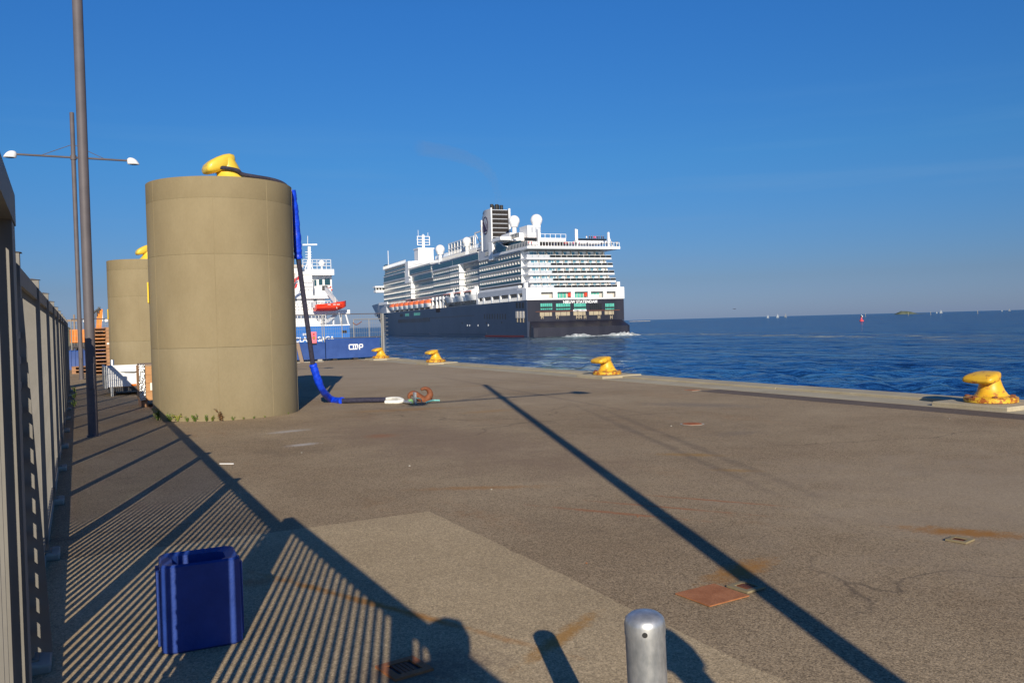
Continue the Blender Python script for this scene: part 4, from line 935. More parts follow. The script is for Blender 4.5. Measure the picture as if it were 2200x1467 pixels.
# --- port side balconies in blocks: l0, l1, inset, first deck, white?
blocks = [(7, 48, 1.2, 1, 5, 0), (48, 70.5, 2.9, 1, 5, 0), (70.5, 82, .5, 1, 5, 1), (82, 109, 1.2, 1, 5, 0), (109, 146, 2.7, 1, 5, 0), (146, 156, .7, 1, 5, 1), (156, 205, 1.2, 0, 5, 0)]
for (l0, l1, off, k0, k1, white) in blocks:
    for k in range(k0, k1):
        z0, z1 = D[k], D[k + 1]
        cb('deck_slab', 'ship_white' if white else 'ship_grey', off, off + 3.3, l0, l1, z0 - .36, z0)
        if white:
            cb('balustrade', 'ship_glass', off + .06, off + .12, l0 + .1, l1 - .1, z0 + .02, z0 + .85)
            cb('slab_nose', 'ship_white', off, off + 3.0, l0 - .8, l0, z0 - .48, z0)
        else:
            cb('balustrade', 'ship_glass', off + .04, off + .10, l0, l1, z0 + .04, z0 + .98)
        cb('cabin_wall', 'ship_beige', off + 2.2, off + 2.5, l0, l1, z0, z1 - .36)
        mb = MB(); n_ = max(2, int((l1 - l0) / 2.55))
        for j in range(n_ + 1):
            y = l0 + (l1 - l0) * j / n_; y = min(max(y, l0 + .05), l1 - .05)
            mb.prism([(off + .13, y - .04, z0 + .03), (off + 2.2, y - .04, z0 + .03), (off + 2.2, y - .04, z1 - .37), (off + .5, y - .04, z1 - .37), (off + .13, y - .04, z1 - .7)], (0, .08, 0))
        o = mb.build('divider', 'ship_white', cru); o['kind'] = 'stuff'
    cb('deck_slab', 'ship_white' if white else 'ship_grey', off - .2, off + 3.3, l0, l1, D[k1] - .5, D[k1])
cb('lower_edge', 'ship_grey', .5, 4.2, 48, 200, 15.2, 15.5)
cb('lower_edge_front', 'ship_white', .2, 4.2, 146, 200, 15.5, 15.75)
for l0, l1, x in ((48, 70, 2.9), (82, 146, 2.7)):
    cb('cabin_wall', 'ship_beige', x + 1.6, x + 1.8, l0, l1, 15.5, 17.4)
# promenade aft: grey fascia with square openings, white rail
cb('fascia', 'ship_grey', .02, .35, 3, 47, 14.1, 15.9)
cb('life_raft_row', 'ship_white', .2, 1.3, 7, 46, 15.95, 16.75)
for l in (7.5, 15.5, 24, 32.5, 41, 47): cb('pillar', 'ship_white', .02, .5, l - .55, l + .55, HT, 14.1)
mb = MB()
for j in range(60): mb.box(.05, .15, 4 + j * .74, 4.3 + j * .74, HT, HT + 1.1)
o = mb.build('promenade_rail', 'ship_white', cru); o['kind'] = 'stuff'
cb('fascia_back', 'ship_beige', 2.4, 2.6, 3, 47, HT, 14.1)
# --- glazed upper bands
def band(l0, l1, off, z0, z1, nm='window_band'):
    cb('band_wall', 'ship_grey', off + .05, off + 3, l0, l1, z0 - .3, z1 + .55)
    n_ = max(1, int((l1 - l0) / 5.5))
    for j in range(n_): cb(nm, 'ship_glass', off - .03, off + .05, l0 + .3 + (l1 - l0 - .6) * j / n_, l0 + .3 + (l1 - l0 - .6) * (j + 1) / n_ - .1, z0, z1)
    cb('band_cap', 'ship_white', off - .35, off + 3, l0, l1, z1 + .55, z1 + .8)
band(48, 80, 1.0, 28.5, 30.5); band(80, 109, 1.0, 28.5, 30.4); band(112, 150, 1.6, 25.7, 27.6); band(112, 150, 1.2, 29.2, 31.2)
band(158, 204, 1.2, 28.5, 30.4); cb('grey_panel', 'ship_grey', 1.1, 4, 36, 48, 28.2, 31.6)
for k, z in enumerate((31.2, 33.0)):
    cb('deck_slab', 'ship_grey', 1.2, 5, 156, 203 - k * 2, z - .2, z + .15); cb('balustrade', 'ship_glass', 1.24, 1.3, 156, 203 - k * 2, z + .15, z + 1.0)
    mb = MB()
    for j in range(18): mb.box(1.35, 3, 157 + j * 2.6, 157.1 + j * 2.6, z + .15, z + 1.7)
    o = mb.build('divider', 'ship_white', cru); o['kind'] = 'stuff'
cb('upper_core', 'ship_white', 3.4, 31.6, 50, 203, 28.1, 31.0); cb('upper_core_fore', 'ship_white', 3, 32, 156, 202, 31.0, 34.8)
cb('roof_edge', 'ship_white', 1.0, 33.8, 155, 204, 34.8, 35.3)
cb('stair_tower', 'ship_white', .9, 3.5, 150, 156, 27.6, 35.6); cb('stair_tower_low', 'ship_white', .6, 3.5, 148, 156, 25.2, 28.2)
cb('sun_deck', 'ship_white', .9, 33.4, 50, 112, 31.15, 31.4); cb('sun_deck_fore', 'ship_white', 1.2, 33.4, 110, 156, 32.0, 32.3)
def deck_rail(x0, y0, x1, y1, z, h_=1.1, step=1.1, nm='deck_rail', glass=None, mt_='ship_white', wd=.14):
    mb = MB(); p, q = Vector((x0, y0, z)), Vector((x1, y1, z)); n_ = max(2, int((q - p).length / step))
    mb.bar(p + Vector((0, 0, h_)), q + Vector((0, 0, h_)), .12, .12)
    for j in range(n_ + 1): c = p.lerp(q, j / n_); mb.bar(c, c + Vector((0, 0, h_)), wd)
    o = mb.build(nm, mt_, cru); o['kind'] = 'stuff'
    if glass: MB().bar(p + Vector((0, .0, h_ / 2)), q + Vector((0, 0, h_ / 2)), .05, h_ - .15).build('rail_glass', glass, cru)
deck_rail(1.0, 50, 1.0, 150, 31.4, 1.3); deck_rail(1.3, 112, 1.3, 150, 32.3, 1.6); deck_rail(3.4, 52, 3.4, 112, 33.4, 1.5); deck_rail(1.1, 156, 1.1, 204, 35.3, 1.5, 1.0, 'fore_rail')
cb('upper_sun_deck', 'ship_grey', 3.2, 31.5, 52, 112, 32.9, 33.4); cb('glass_screen', 'ship_glass', 1.6, 1.7, 196, 204, 35.3, 37.6)
cb('observation_wall', 'ship_glass', 2.0, 33, 203.6, 203.9, 29, 34.6)
# sports court screen
for j in range(9): cb('screen_post', 'ship_white', 4, 4.3, 62 + j * 4, 62.5 + j * 4, 33.4, 38.6)
for z in (36.0, 38.4): cb('screen_rail', 'ship_white', 4.0, 4.2, 62, 95, z, z + .3)
mb = MB()
for j in range(18): mb.box(4.35, 4.4, 62 + j * 1.8, 63.1 + j * 1.8, 33.5, 38.2)
o = mb.build('screen_net', 'dark_metal', cru); o['kind'] = 'stuff'
for l in (52, 60): cb('frame_leg', 'ship_white', 4, 4.4, l, l + .5, 33.4, 39.4)
cb('frame_top', 'ship_white', 4, 4.4, 52, 60.5, 39.2, 39.7); MB().bar((4.2, 60, 39.2), (4.2, 53, 33.6), .3).build('frame_brace', 'ship_white', cru); cb('frame_back', 'ship_glass', 9, 9.2, 52, 60, 36, 39)
# forward mast house and mast
l_, z_ = SD(903, 560, 15); cb('mast_house', 'ship_white', 13, 21, l_ - 4, l_ + 4, 34, SD(903, 536, 15)[1]); mz = SD(903, 536, 15)[1]
cb('mast_house_low', 'ship_white', 8, 27, l_ - 10, l_ + 14, 32.3, 37.2); cb('mast_house_roof', 'ship_white', 12.6, 21.4, l_ - 4.5, l_ + 4.5, mz, mz + .5)
cb('bridge_top', 'ship_white', 6, 29, l_ + 14, l_ + 26, 32.3, 36)
ma = cb('mast', 'ship_white', 16.2, 17.4, l_ - .6, l_ + .6, mz, mz + 7.5)
for z, w_ in ((2.2, 3.2), (3.6, 3.0), (5.0, 3.4), (6.6, 3.3)): cb('yard', 'ship_white', 16.8 - w_, 16.8 + w_, l_ - .25, l_ + .25, mz + z, mz + z + .3, ma)
for x_ in (13.6, 20): cb('mast_upright', 'ship_white', x_, x_ + .35, l_ - .2, l_ + .2, mz + 2.2, mz + 6.8, ma)
for x_, h_ in ((14.2, 10), (19.4, 8.8), (16.8, 8.2)): cb('aerial', 'ship_white', x_, x_ + .16, l_, l_ + .16, mz + 6.5, mz + h_, ma)
cb('signal_pole', 'ship_white', 3, 3.25, 200, 200.25, 35, 45)
# bridge wing
wl, wz = SD(810, 620, -2.0)
wl = 207; bw = MB().box(-3.2, 6, wl - 2.6, wl + 2.8, 23.0, 24.3).build('bridge_wing', 'ship_white', cru)
cb('wing_roof', 'ship_white', -3.6, 6, wl - 3, wl + 3.2, 25.6, 26.4, bw); cb('wing_glass', 'ship_glass_dark', -2.9, 6, wl - 2.2, wl + 2.4, 24.3, 25.6, bw)
for k in range(6): cb('wing_mullion', 'ship_white', -3.1 + k * 1.6, -2.8 + k * 1.6, wl - 2.35, wl - 2.2, 24.3, 25.6, bw)
cb('bridge_front', 'ship_white', 4, 31, 204, 213, 15, 27)
# radomes
def radome(px, py, l, r_, stalk, nm='radome'):
    x, z = AF(px, py, l); rr = [(r_ * .66, -r_ * 1.08), (r_ * .68, -r_ * .92), (r_ * .78, -r_ * .72)] + [(r_ * math.cos(R(a)), r_ * math.sin(R(a))) for a in range(-32, 91, 12)] + [(.02, r_)]
    t = MB().lathe(rr, 28).build(nm, 'ship_white', cru, 60, (x, l, z))
    MB().lathe([(r_ * .42, -r_ * 1.08 - stalk), (r_ * .40, -r_ * 1.0)], 14).build('pedestal', 'ship_white', t, 40)
radome(1104.5, 475, 24, 1.95, 4.2); radome(1152.5, 473, 14, 2.0, .4); radome(1003, 519, 66, 1.75, 3.5); radome(945.5, 536, 98, 2.0, 4.0)
# --- funnel
lf = 34
x0, zb_ = AF(1057, 515, lf); x1, zt_ = AF(1092, 449, lf); zb_ = 31
fu = MB().box(x0, x1, lf, lf + 9, zb_, zt_ - .4).build('funnel', 'louvre_black', cru)
n_ = 9
for k in range(n_): 
    z = zb_ + 1 + (zt_ - zb_ - 1.6) * k / (n_ - 1) ; cb('louvre', 'ship_grey', x0 + .1, x1 - .5, lf - .25, lf, z, z + .24, fu)
for k in range(4): cb('louvre_post', 'louvre_black', x0 + .9 + k * (x1 - x0) / 5, x0 + 1.15 + k * (x1 - x0) / 5, lf - .14, lf, zb_, zt_ - .5, fu)
cb('funnel_edge', 'ship_white', x0 - .35, x0 + .1, lf - .5, lf + .3, zb_, zt_ + .25, fu); cb('funnel_edge', 'ship_white', x1 - .1, x1 + .55, lf - .5, lf + .3, zb_, zt_ + .1, fu)
rings = []
for z in (zb_, zb_ + 4, zt_ - 2, zt_ - .8, zt_): 
    rings.append([(x0 - .15 - (.5 * math.sin(math.pi * j / 9)), lf + .3 + (9.2 if z < zt_ - 1 else 7.4) * j / 9, z) for j in range(10)] + [(x0 + .2, lf + 9, z), (x0 + .2, lf + .3, z)])
sidep = MB().loft(rings).build('funnel_side', 'ship_grey', fu, 40)
cb('funnel_front_edge', 'ship_white', x0 - .5, x0 + .2, lf + 9.5, lf + 10.3, zb_, zt_ - 3, fu)
for k in range(7): cb('fore_louvre', 'ship_grey', x0 - .3, x0 + 3, lf + 10.3 + .22 * (6 - k), lf + 11.4 + .22 * (6 - k), zb_ + k * 1.5, zb_ + k * 1.5 + .7, fu)
cb('fore_casing', 'ship_glass', x0 + .1, x0 + 4, lf + 9.6, lf + 11.3, zb_, zt_ - 3.6, fu)
for k in range(5): MB().lathe([(.62, 0), (.62, 2.0), (.5, 2.05)], 12).build('exhaust_pipe', 'black', fu, 40, (x0 + 1.0 + k * .92, lf + 2 + (k % 2) * 1.3, zt_ - .5 + .25 * (k % 3 != 1)))
# emblem on the funnel side: oval ring with dark and pale sails
ec_l, ec_z = lf + 4.6, (zb_ + zt_) / 2 + 1.6; xe = x0 - .72
ov = [(xe, ec_l + 2.6 * math.cos(2 * math.pi * j / 28), ec_z + 3.1 * math.sin(2 * math.pi * j / 28)) for j in range(29)]
MB().tube(ov, .11, 6).build('emblem_ring', 'emblem', fu)
MB().prism([(xe, ec_l + 2.2, ec_z + 1.9), (xe, ec_l - 1.7, ec_z - 2.0), (xe, ec_l + 1.7, ec_z - 2.3)], (.08, 0, 0)).build('emblem_sail', 'emblem', fu)
for k in range(2): MB().prism([(xe, ec_l - .3 - k * .7, ec_z + 1.6 - k * .9), (xe, ec_l - 1.0 - k * .55, ec_z - .2 - k * .8), (xe, ec_l - .6 - k * .6, ec_z - .1 - k * .8)], (.08, 0, 0)).build('emblem_sail', 'emblem', fu)
MB().prism([(xe, ec_l + 1.2, ec_z - 2.7), (xe, ec_l - 1.3, ec_z - 2.6), (xe, ec_l - .4, ec_z - 3.1), (xe, ec_l + .6, ec_z - 3.1)], (.08, 0, 0)).build('emblem_hull', 'emblem', fu)
# --- aft white block with openings
ops = [AF(a, 635)[0] for a in (1162, 1188, 1197, 1227, 1234, 1263, 1269, 1296, 1302.6, 1322.5)]
z0o, z1o = HT + .35, AF(1200, 627)[1]
edges = [-.1] + ops + [35.1]
for a, b_ in zip(edges[::2], edges[1::2]): cb('aft_wall', 'ship_white', a, b_, -.25, .5, HT, 15.6)
for a, b_ in zip(ops[::2], ops[1::2]):
    cb('aft_wall', 'ship_white', a, b_, -.25, .5, z1o, 15.6); cb('aft_wall', 'ship_white', a, b_, -.25, .5, HT, z0o + .1)
    cb('opening_back', 'ship_beige', a - .2, b_ + .2, 1.3, 1.5, HT, 15.3)
    cb('opening_bulwark', 'ship_white', a, a + (b_ - a) * .62, -.2, .2, z0o + .1, z0o + 1.1) if ops.index(a) in (0, 6, 8) else None
for a in (2, 4, 6):
    for j in range(3): 
        xa_ = ops[a] + .5 + j * 1.15; w_ = cb('door', 'green_glass', xa_, xa_ + .9, 1.2, 1.29, z0o, z1o - .25)
for px in (1224.5, 1259.5): x_ = AF(px, 634)[0]; cb('hose_cabinet', 'rescue_red', x_ - .35, x_ + .35, .3, .7, z0o + .6, z0o + 1.75)
cb('aft_deck', 'ship_white', 0, 35, .5, 8, 15.2, 15.6); cb('port_aft_cheek', 'ship_white', -.1, .4, .5, 3.2, HT, 15.6); cb('starboard_cheek', 'ship_white', 34.6, 35.1, .5, 9, HT, 15.6)
for x_ in (.3, 33.6): cb('aft_crane', 'ship_white', x_, x_ + 1.2, 2.0, 3.2, 15.6, 17.4)
# stern balconies
for k in range(5):
    z0, z1 = (D[k] + .15 if k == 0 else D[k]), D[k + 1]
    xl, xr = 1.9 - .12 * k, 33.4 - .35 * k; ya = 1.2 + .3 * k
    if k: cb('stern_slab', 'ship_white', xl, xr, ya, ya + 6, z0 - .5, z0 + .02)
    n_ = 15
    for j in range(n_):
        a = xl + (xr - xl) * j / n_; b_ = xl + (xr - xl) * (j + 1) / n_
        cb('balcony_glass', 'ship_glass_dark' if j > 3 else 'ship_grey', a + .12, b_ - .04, ya + .1, ya + .16, z0 + .06, z0 + .82)
    cb('rail_cap', 'ship_white' if True else '', xl, xr, ya + .06, ya + .18, z0 + .82, z0 + .90)
    cb('stern_cabin_wall', 'ship_white', xl + 1.2, xr - 1.6, ya + 1.7, ya + 5.5, z0, z1 - .5)
    nd = 9
    for j in range(nd):
        a = xl + 1.9 + (xr - xl - 4.2) * j / nd
        cb('cabin_window', 'ship_window', a, a + 1.25, ya + 1.6, ya + 1.69, z0 + .15, z1 - .75); 
        if j in (0, 1, 2): cb('cabin_window', 'ship_window', a + 1.5, a + 2.1, ya + 1.6, ya + 1.69, z0 + .15, z1 - .75)
        MB().prism([(a + 2.55, ya + .25, z0), (a + 2.55, ya + 1.7, z0), (a + 2.55, ya + 1.7, z1 - .5), (a + 2.55, ya + .9, z1 - .5)], (.1, 0, 0)).build('balcony_divider', 'ship_beige', cru)
# top aft deck
cb('lido_deck', 'ship_white', .7, 34.0, -.2, 34, 28.15, 28.95); deck_rail(.9, 0, 33.8, 0, 28.95, 1.35, 1.0, 'lido_rail'); deck_rail(.9, 0, .9, 40, 28.95, 1.5, 1.3, 'lido_rail', 'ship_glass_dark')
def ab(nm, mt_, px0, py0, px1, py1, l, dep, par=None):
    a, b_ = AF(px0, py0, l), AF(px1, py1, l); return cb(nm, mt_, a[0], b_[0], l, l + dep, b_[1], a[1], par)
ab('lido_shade', 'louvre_black', 1160, 518, 1222, 531, 9, 3); ab('upper_terrace', 'ship_white', 1160, 511, 1216, 518.5, 7, 8); ab('terrace_port', 'ship_white', 1126, 520, 1160, 526, 6, 10)
ab('side_terrace', 'ship_white', 1236, 517, 1304, 523, 7, 10); ab('terrace_glass', 'ship_glass_dark', 1240, 512.5, 1303, 517, 7, .2); ab('terrace_glass', 'ship_glass_dark', 1127, 510.5, 1157, 518, 6, .2)
ab('dome_house', 'ship_white', 1133, 484, 1162, 519, 12, 7)
for k in range(3): ab('vent_panel', 'ship_grey', 1141 + k * 7.5, 488, 1146.5 + k * 7.5, 500, 11.93, .05)
ab('dome_annex', 'ship_white', 1095, 500, 1134, 512, 16, 8); ab('annex_low', 'ship_white', 1075, 508, 1130, 516, 15, 8); ab('lift_trunk', 'ship_white', 1155.5, 492, 1160, 531, 5, 1.5)
a, z = AF(1160, 511, 7); b_, _ = AF(1216, 511, 7); deck_rail(a, 7.1, b_, 7.1, z, 1.3, 1.6, 'terrace_rail')
for px, py in ((1237, 492), (1240, 493)): x_, z = AF(px, py, 1); cb('flag_mast', 'ship_white', x_ - .2, x_ + .2, 1, 1.4, 28.9, z)
x_, z = AF(1307.5, 499, 1); cb('flag_mast', 'ship_white', x_ - .3, x_ + .3, 1, 1.5, 28.9, z); MB().bar((x_, 1.2, z - 1), (x_ + 1.5, 1.2, 29), .22).build('mast_stay', 'ship_white', cru)
# curved blue glass screen on the port side
cl, cz = SD(1072, 530, 1.0); rings = []
n_ = 14
pts = [(cl + 4.5 * math.cos(a) , cz + 4.0 * math.sin(a)) for a in [math.pi * .55 + math.pi * 1.1 * j / n_ for j in range(n_ + 1)]]
pts2 = [SD(px, py, .8) for px, py in ((1065, 518), (1070, 519.5), (1076, 524), (1082, 529), (1086, 531), (1086, 545), (1080, 546), (1073, 544), (1067, 538), (1064.5, 528))]
MB().prism([(.8, l, z) for l, z in pts2], (.15, 0, 0)).build('curved_screen', 'ship_glass', cru)
top_ = [SD(px, py, .7) for px, py in ((1055, 520), (1065, 517.5), (1070, 519), (1076, 523.5), (1082, 528.5), (1090, 530))]
MB().tube([(.75, l, z) for l, z in top_], .22, 6).build('screen_edge', 'ship_white', cru)
a = SD(1055, 560, .9); cb('lift_shaft', 'ship_white', .6, 3, a[0] - 2.2, a[0] + 1.6, 27, SD(1055, 520, .9)[1])
cb('pool_wall', 'ship_grey', 3.5, 4, 20, 52, 28.9, 32.5); cb('pool_deck_edge', 'ship_white', 1.2, 12, 14, 50, 32.0, 32.5); deck_rail(1.3, 8, 1.3, 34, 32.5, 1.6, 1.3, 'pool_rail', 'ship_glass_dark')
cb('pool_glass', 'ship_glass', 2.0, 2.2, 9, 26, 29.1, 31.6)
# transom windows, mooring openings, lettering
for a, b_ in ((1160.6, 1186.7), (1194, 1225.3), (1232.7, 1258.9), (1266.3, 1293), (1299.8, 1319.7)):
    xa_, z = AF(a, 652, -.15); xb_, z2 = AF(b_, 665, -.15); f_ = cb('transom_window', 'green_glass' if a < 1260 or a > 1295 else 'ship_glass_dark', xa_, xb_, -.2, -.121, z2, z)
    cb('window_interior', 'ship_glass_dark', xa_ + .1, xb_ - .1, -.215, -.2, z2 + .45, z2 + .95, f_)
    for k in range(7): x_ = xa_ + (xb_ - xa_) * k / 6; cb('mullion', 'hull_stern', x_ - .05, x_ + .05, -.24, -.2, z2, z, f_)
    z, z2 = AF(1200, 670.5, -.15)[1], AF(1200, 678.3, -.15)[1]; g_ = cb('mooring_opening', 'ochre', xa_ - .2, xb_ - .2, -.19, -.121, z2, z)
    cb('opening_frame', 'hull_stern', xa_ + (xb_ - xa_) * .3, xa_ + (xb_ - xa_) * .3 + .12, -.22, -.19, z2, z, g_); cb('opening_frame', 'hull_stern', xa_ + (xb_ - xa_) * .72, xa_ + (xb_ - xa_) * .72 + .12, -.22, -.19, z2, z, g_)
cb('trim_line', 'rust_steel', 3, 33.3, -.2, -.121, 7.92, 8.05)
for px in (1165, 1197.5, 1240.5, 1247.5, 1257, 1287, 1313.5):
    x_ = AF(px, 681, -.15)[0]; z = AF(px, 681, -.15)[1]; t = cb('fairlead', 'ochre', x_ - .45, x_ - .25, -.2, -.121, z - .6, z + .6); cb('fairlead_arm', 'ochre', x_ + .2, x_ + .4, -.2, -.121, z - .6, z + .6, t); cb('fairlead_bar', 'ochre', x_ - .25, x_ + .2, -.2, -.121, z - .12, z + .12, t)
xa_, z = AF(1246.5, 651.2, -.2); o = inst('lettering', text_mesh('NIEUW STATENDAM', 1.32, .03, 'white_sign', .03), cru, (xa_, -.3, z)); o.rotation_euler = (R(90), 0, 0)
xa_, z = AF(1245.5, 668.6, -.2); o = inst('lettering', text_mesh('ROTTERDAM', .82, .03, 'white_sign', .025), cru, (xa_, -.3, z)); o.rotation_euler = (R(90), 0, 0)
# hull ports on the port side
mb = MB()
for px in [1041 + i * 5.6 for i in range(9)]: l, z = SD(px, 680); mb.box(-.04, 0, l - .35, l + .35, z - .9, z + .9)
for i in range(46): l = 52 + i * 1.55; mb.box(-.04, 0, l, l + .35, 7.6, 8.0)
for i in range(28): l = 112 + i * 2.1; mb.box(-.04, 0, l, l + .8, 6.2, 7.9)
o = mb.build('hull_ports', 'black', cru); o['kind'] = 'stuff'
for px in (1110.5, 1117, 1123.5): 
    l, z = SD(px, 656); cb('shell_port', 'black', -.05, 0, l - .8, l + .8, z - .9, z + .9); l, z = SD(px + .5, 676); t = cb('pilot_hatch', 'ship_beige', -.2, 0, l - .9, l + .9, z - 1.1, z + 1.1); cb('hatch_ladder', 'ochre', -.15, 0, l - .5, l + .1, z - 2.5, z - 1.1, t)
for px, py in ((993, 694), (1045, 694), (1078, 693), (1004, 699), (1009, 699), (1027, 699), (1049, 698.5)): 
    l, z = SD(px, py); cb('draught_fitting', 'ship_white' if py > 696 else 'black', -.06, 0, l - .35, l + .35, z - .35, z + .35)
for a, b_ in ((12, 0), ): pass
for l0, l1 in ((112, 150), (38, 98)): cb('rubbing_strake', 'hull_navy', -.25, 0, l0, l1, .9, 1.25)
for l0, n_ in ((160, 3), (148, 4), (128, 6)):
    for k in range(n_): cb('hull_window', 'green_glass' if l0 < 155 else 'black', -.05, 0, l0 + k * 1.9, l0 + k * 1.9 + 1.1, 9.3, 10.6)

# ---- lifeboats and tenders hung along the side
def S2W(x, l, z): return SO + ss_ * x + sh_ * l + Vector((0, 0, z))
def boat(L_, w_, h_, top):
    rr = []; rt_ = []
    for k in range(9):
        t = k / 8; y = (t - .5) * L_; f_ = (1 - abs(2 * t - 1) ** 2.6) ** .6 + .05
        rr.append([(-.5 * w_ * f_ * .45, y, 0), (.5 * w_ * f_ * .45, y, 0), (.5 * w_ * f_, y, h_ * .5), (-.5 * w_ * f_, y, h_ * .5)])
        rt_.append([(-.5 * w_ * f_, y, h_ * .5), (.5 * w_ * f_, y, h_ * .5), (.42 * w_ * f_, y, h_ * .85), (.2 * w_ * f_, y, h_), (-.2 * w_ * f_, y, h_), (-.42 * w_ * f_, y, h_ * .85)])
    return MB().loft(rr).mesh('boat_hull', 'ship_white', 50), MB().loft(rt_).mesh('canopy', top, 50)
lh, lc = boat(8.9, 3.4, 3.3, 'life_orange')
dv = MB().box(-.4, 2.6, -.35, .35, 2.6, 3.2).box(2.2, 2.8, -.35, .35, -1.2, 3.2).mesh('davit', 'ship_white')
for i in range(8):
    l = 117 + i * 9.35
    t = empty('lifeboat', S2W(.9, l, 12.75), 'orange topped lifeboat hanging in its davits along the cruise ship side', 'lifeboat', 'orange lifeboats along the ship side', -HD)
    inst('boat_hull', lh, t); inst('canopy', lc, t)
    for s in (-3, 3): inst('davit', dv, cru, (.9, l + s, 13.0))
    cb('davit_foot', 'ship_beige', .6, 2.4, l - 4.6, l - 3.2, HT, 13.2)
th_, tc_ = boat(11.5, 4.4, 4.3, 'ship_white')
for i in range(3):
    l = 56 + i * 13
    t = empty('tender', S2W(.9, l, 13.6), 'white tender boat with dark windows and red stripe hanging on the cruise ship', 'boat', 'white tenders along the ship side', -HD)
    inst('boat_hull', th_, t); inst('canopy', tc_, t)
    for k in range(4): MB().box(-2.2, -1.9, -4 + k * 2, -2.7 + k * 2, 2.3, 3.1).build('window', 'ship_glass_dark', t)
    MB().box(-2.23, -1.9, -4.4, 4.2, 3.25, 3.5).build('stripe', 'life_orange', t)
    MB().box(-.6, .9, -5.2, -3.8, 3.4, 5.0).build('wheelhouse', 'ship_white', t)
    for s in (-4.5, 4.5): inst('davit', dv, cru, (.9, l + s, 14.2))
for l in (49.5, 93, 98, 103, 109): cb('davit_frame', 'ship_white', .4, 1.2, l - .4, l + .4, HT, 16.6)
cb('shell_door', 'louvre_black', -.06, .02, 96, 102, 10.0, HT - .02)
for l in (92, 105): cb('tender_gear', 'ship_beige', .5, 2.5, l - 2, l + 3, HT, 13.2)

# ---- passengers along the aft decks
def person_mesh(top, mt_bottom='cloth_navy'):
    rings = []; n = 8
    for z, rx, ry in ((0, .13, .10), (.45, .12, .10), (.85, .18, .13), (1.0, .17, .12), (1.3, .20, .13), (1.43, .21, .11), (1.48, .07, .07), (1.54, .065, .07), (1.6, .09, .10), (1.7, .095, .105), (1.78, .05, .06)):
        rings.append([(rx * math.cos(2 * math.pi * j / n), ry * math.sin(2 * math.pi * j / n), z) for j in range(n)])
    mb = MB().loft(rings)
    for s in (-1, 1): mb.tube([(s * .2, 0, 1.4), (s * .27, -.05, 1.1), (s * .2, -.26, 1.05)], [.055, .045, .035], 6)
    me = mb.mesh('person', top, 60); me.materials.append(MATS['skin']); me.materials.append(MATS[mt_bottom]); me.materials.append(MATS['hair'])
    for p in me.polygons:
        z = p.center.z
        if z < .85: p.material_index = 2
        elif z > 1.69: p.material_index = 3
        elif z > 1.46 or (abs(p.center.x) > .17 and p.center.y < -.16): p.material_index = 1
    return me
pms = {k: person_mesh(k) for k in ('cloth_red', 'cloth_white', 'cloth_navy', 'cloth_pink', 'cloth_black')}
CL = {'cloth_red': 'red', 'cloth_white': 'white', 'cloth_navy': 'dark blue', 'cloth_pink': 'pink', 'cloth_black': 'black'}
zt2 = AF(1270, 517, 7)[1]; zt3 = AF(1140, 520, 6)[1]
placesA = [(x, .45 + random.uniform(0, .5), 28.95) for x in (1.6, 2.4, 8.6, 10.2, 10.9, 12.4, 14.2, 14.9, 15.6, 17.4, 18.3, 19.6, 22.3, 24.1, 26.4, 27.6, 29.3, 31.4, 33.0, 33.5)]
placesB = [(AF(px, 517, 7)[0], 7.6, zt2) for px in (1262, 1268, 1273, 1278, 1281, 1285, 1289, 1294, 1298)]
placesC = [(AF(px, 520, 6)[0], 6.6, zt3) for px in (1129, 1133, 1138, 1143, 1147, 1152)]
for places, where in ((placesA, 'aft lido rail'), (placesB, 'raised starboard terrace rail'), (placesC, 'port terrace rail')):
    for (x, l, z) in places:
        k = random.choice(list(pms)); o = inst('person', pms[k], None, S2W(x, l, z), -HD + random.uniform(-.6, .6))
        tag(o, 'passenger in a %s top standing at the cruise ship %s' % (CL[k], where), 'person', 'passengers in %s at the %s' % (CL[k], where))

# ---- thin exhaust haze above the funnel
mt = bpy.data.materials.new('exhaust_haze'); mt.use_nodes = True; N, L = nodes(mt); N.remove(N['Principled BSDF'])
v = N.new('ShaderNodeVolumePrincipled'); v.inputs['Color'].default_value = (.62, .48, .26, 1); v.inputs['Density'].default_value = .009; v.inputs['Anisotropy'].default_value = 0
L.new(v.outputs[0], N['Material Output'].inputs['Volume']); MATS['exhaust_haze'] = mt
P0 = S2W(AF(1070, 440, 36)[0], 36, AF(1070, 440, 36)[1])
def hp_(px, py, k): d = ray(px, py); return CAM + d * ((P0 - CAM).dot(f0) + k)
pts = smooth_path([P0 + Vector((0, 0, -.5)), hp_(1066, 405, 4), hp_(1050, 370, 12), hp_(1020, 348, 24), hp_(970, 330, 40), hp_(900, 318, 60)], 6)
o = MB().tube(pts, [1.1 + 2.6 * i / len(pts) for i in range(len(pts))], 12).build('exhaust_plume', 'exhaust_haze'); tag(o, 'thin brown exhaust haze drifting from the cruise ship funnel', 'smoke', kind='stuff')

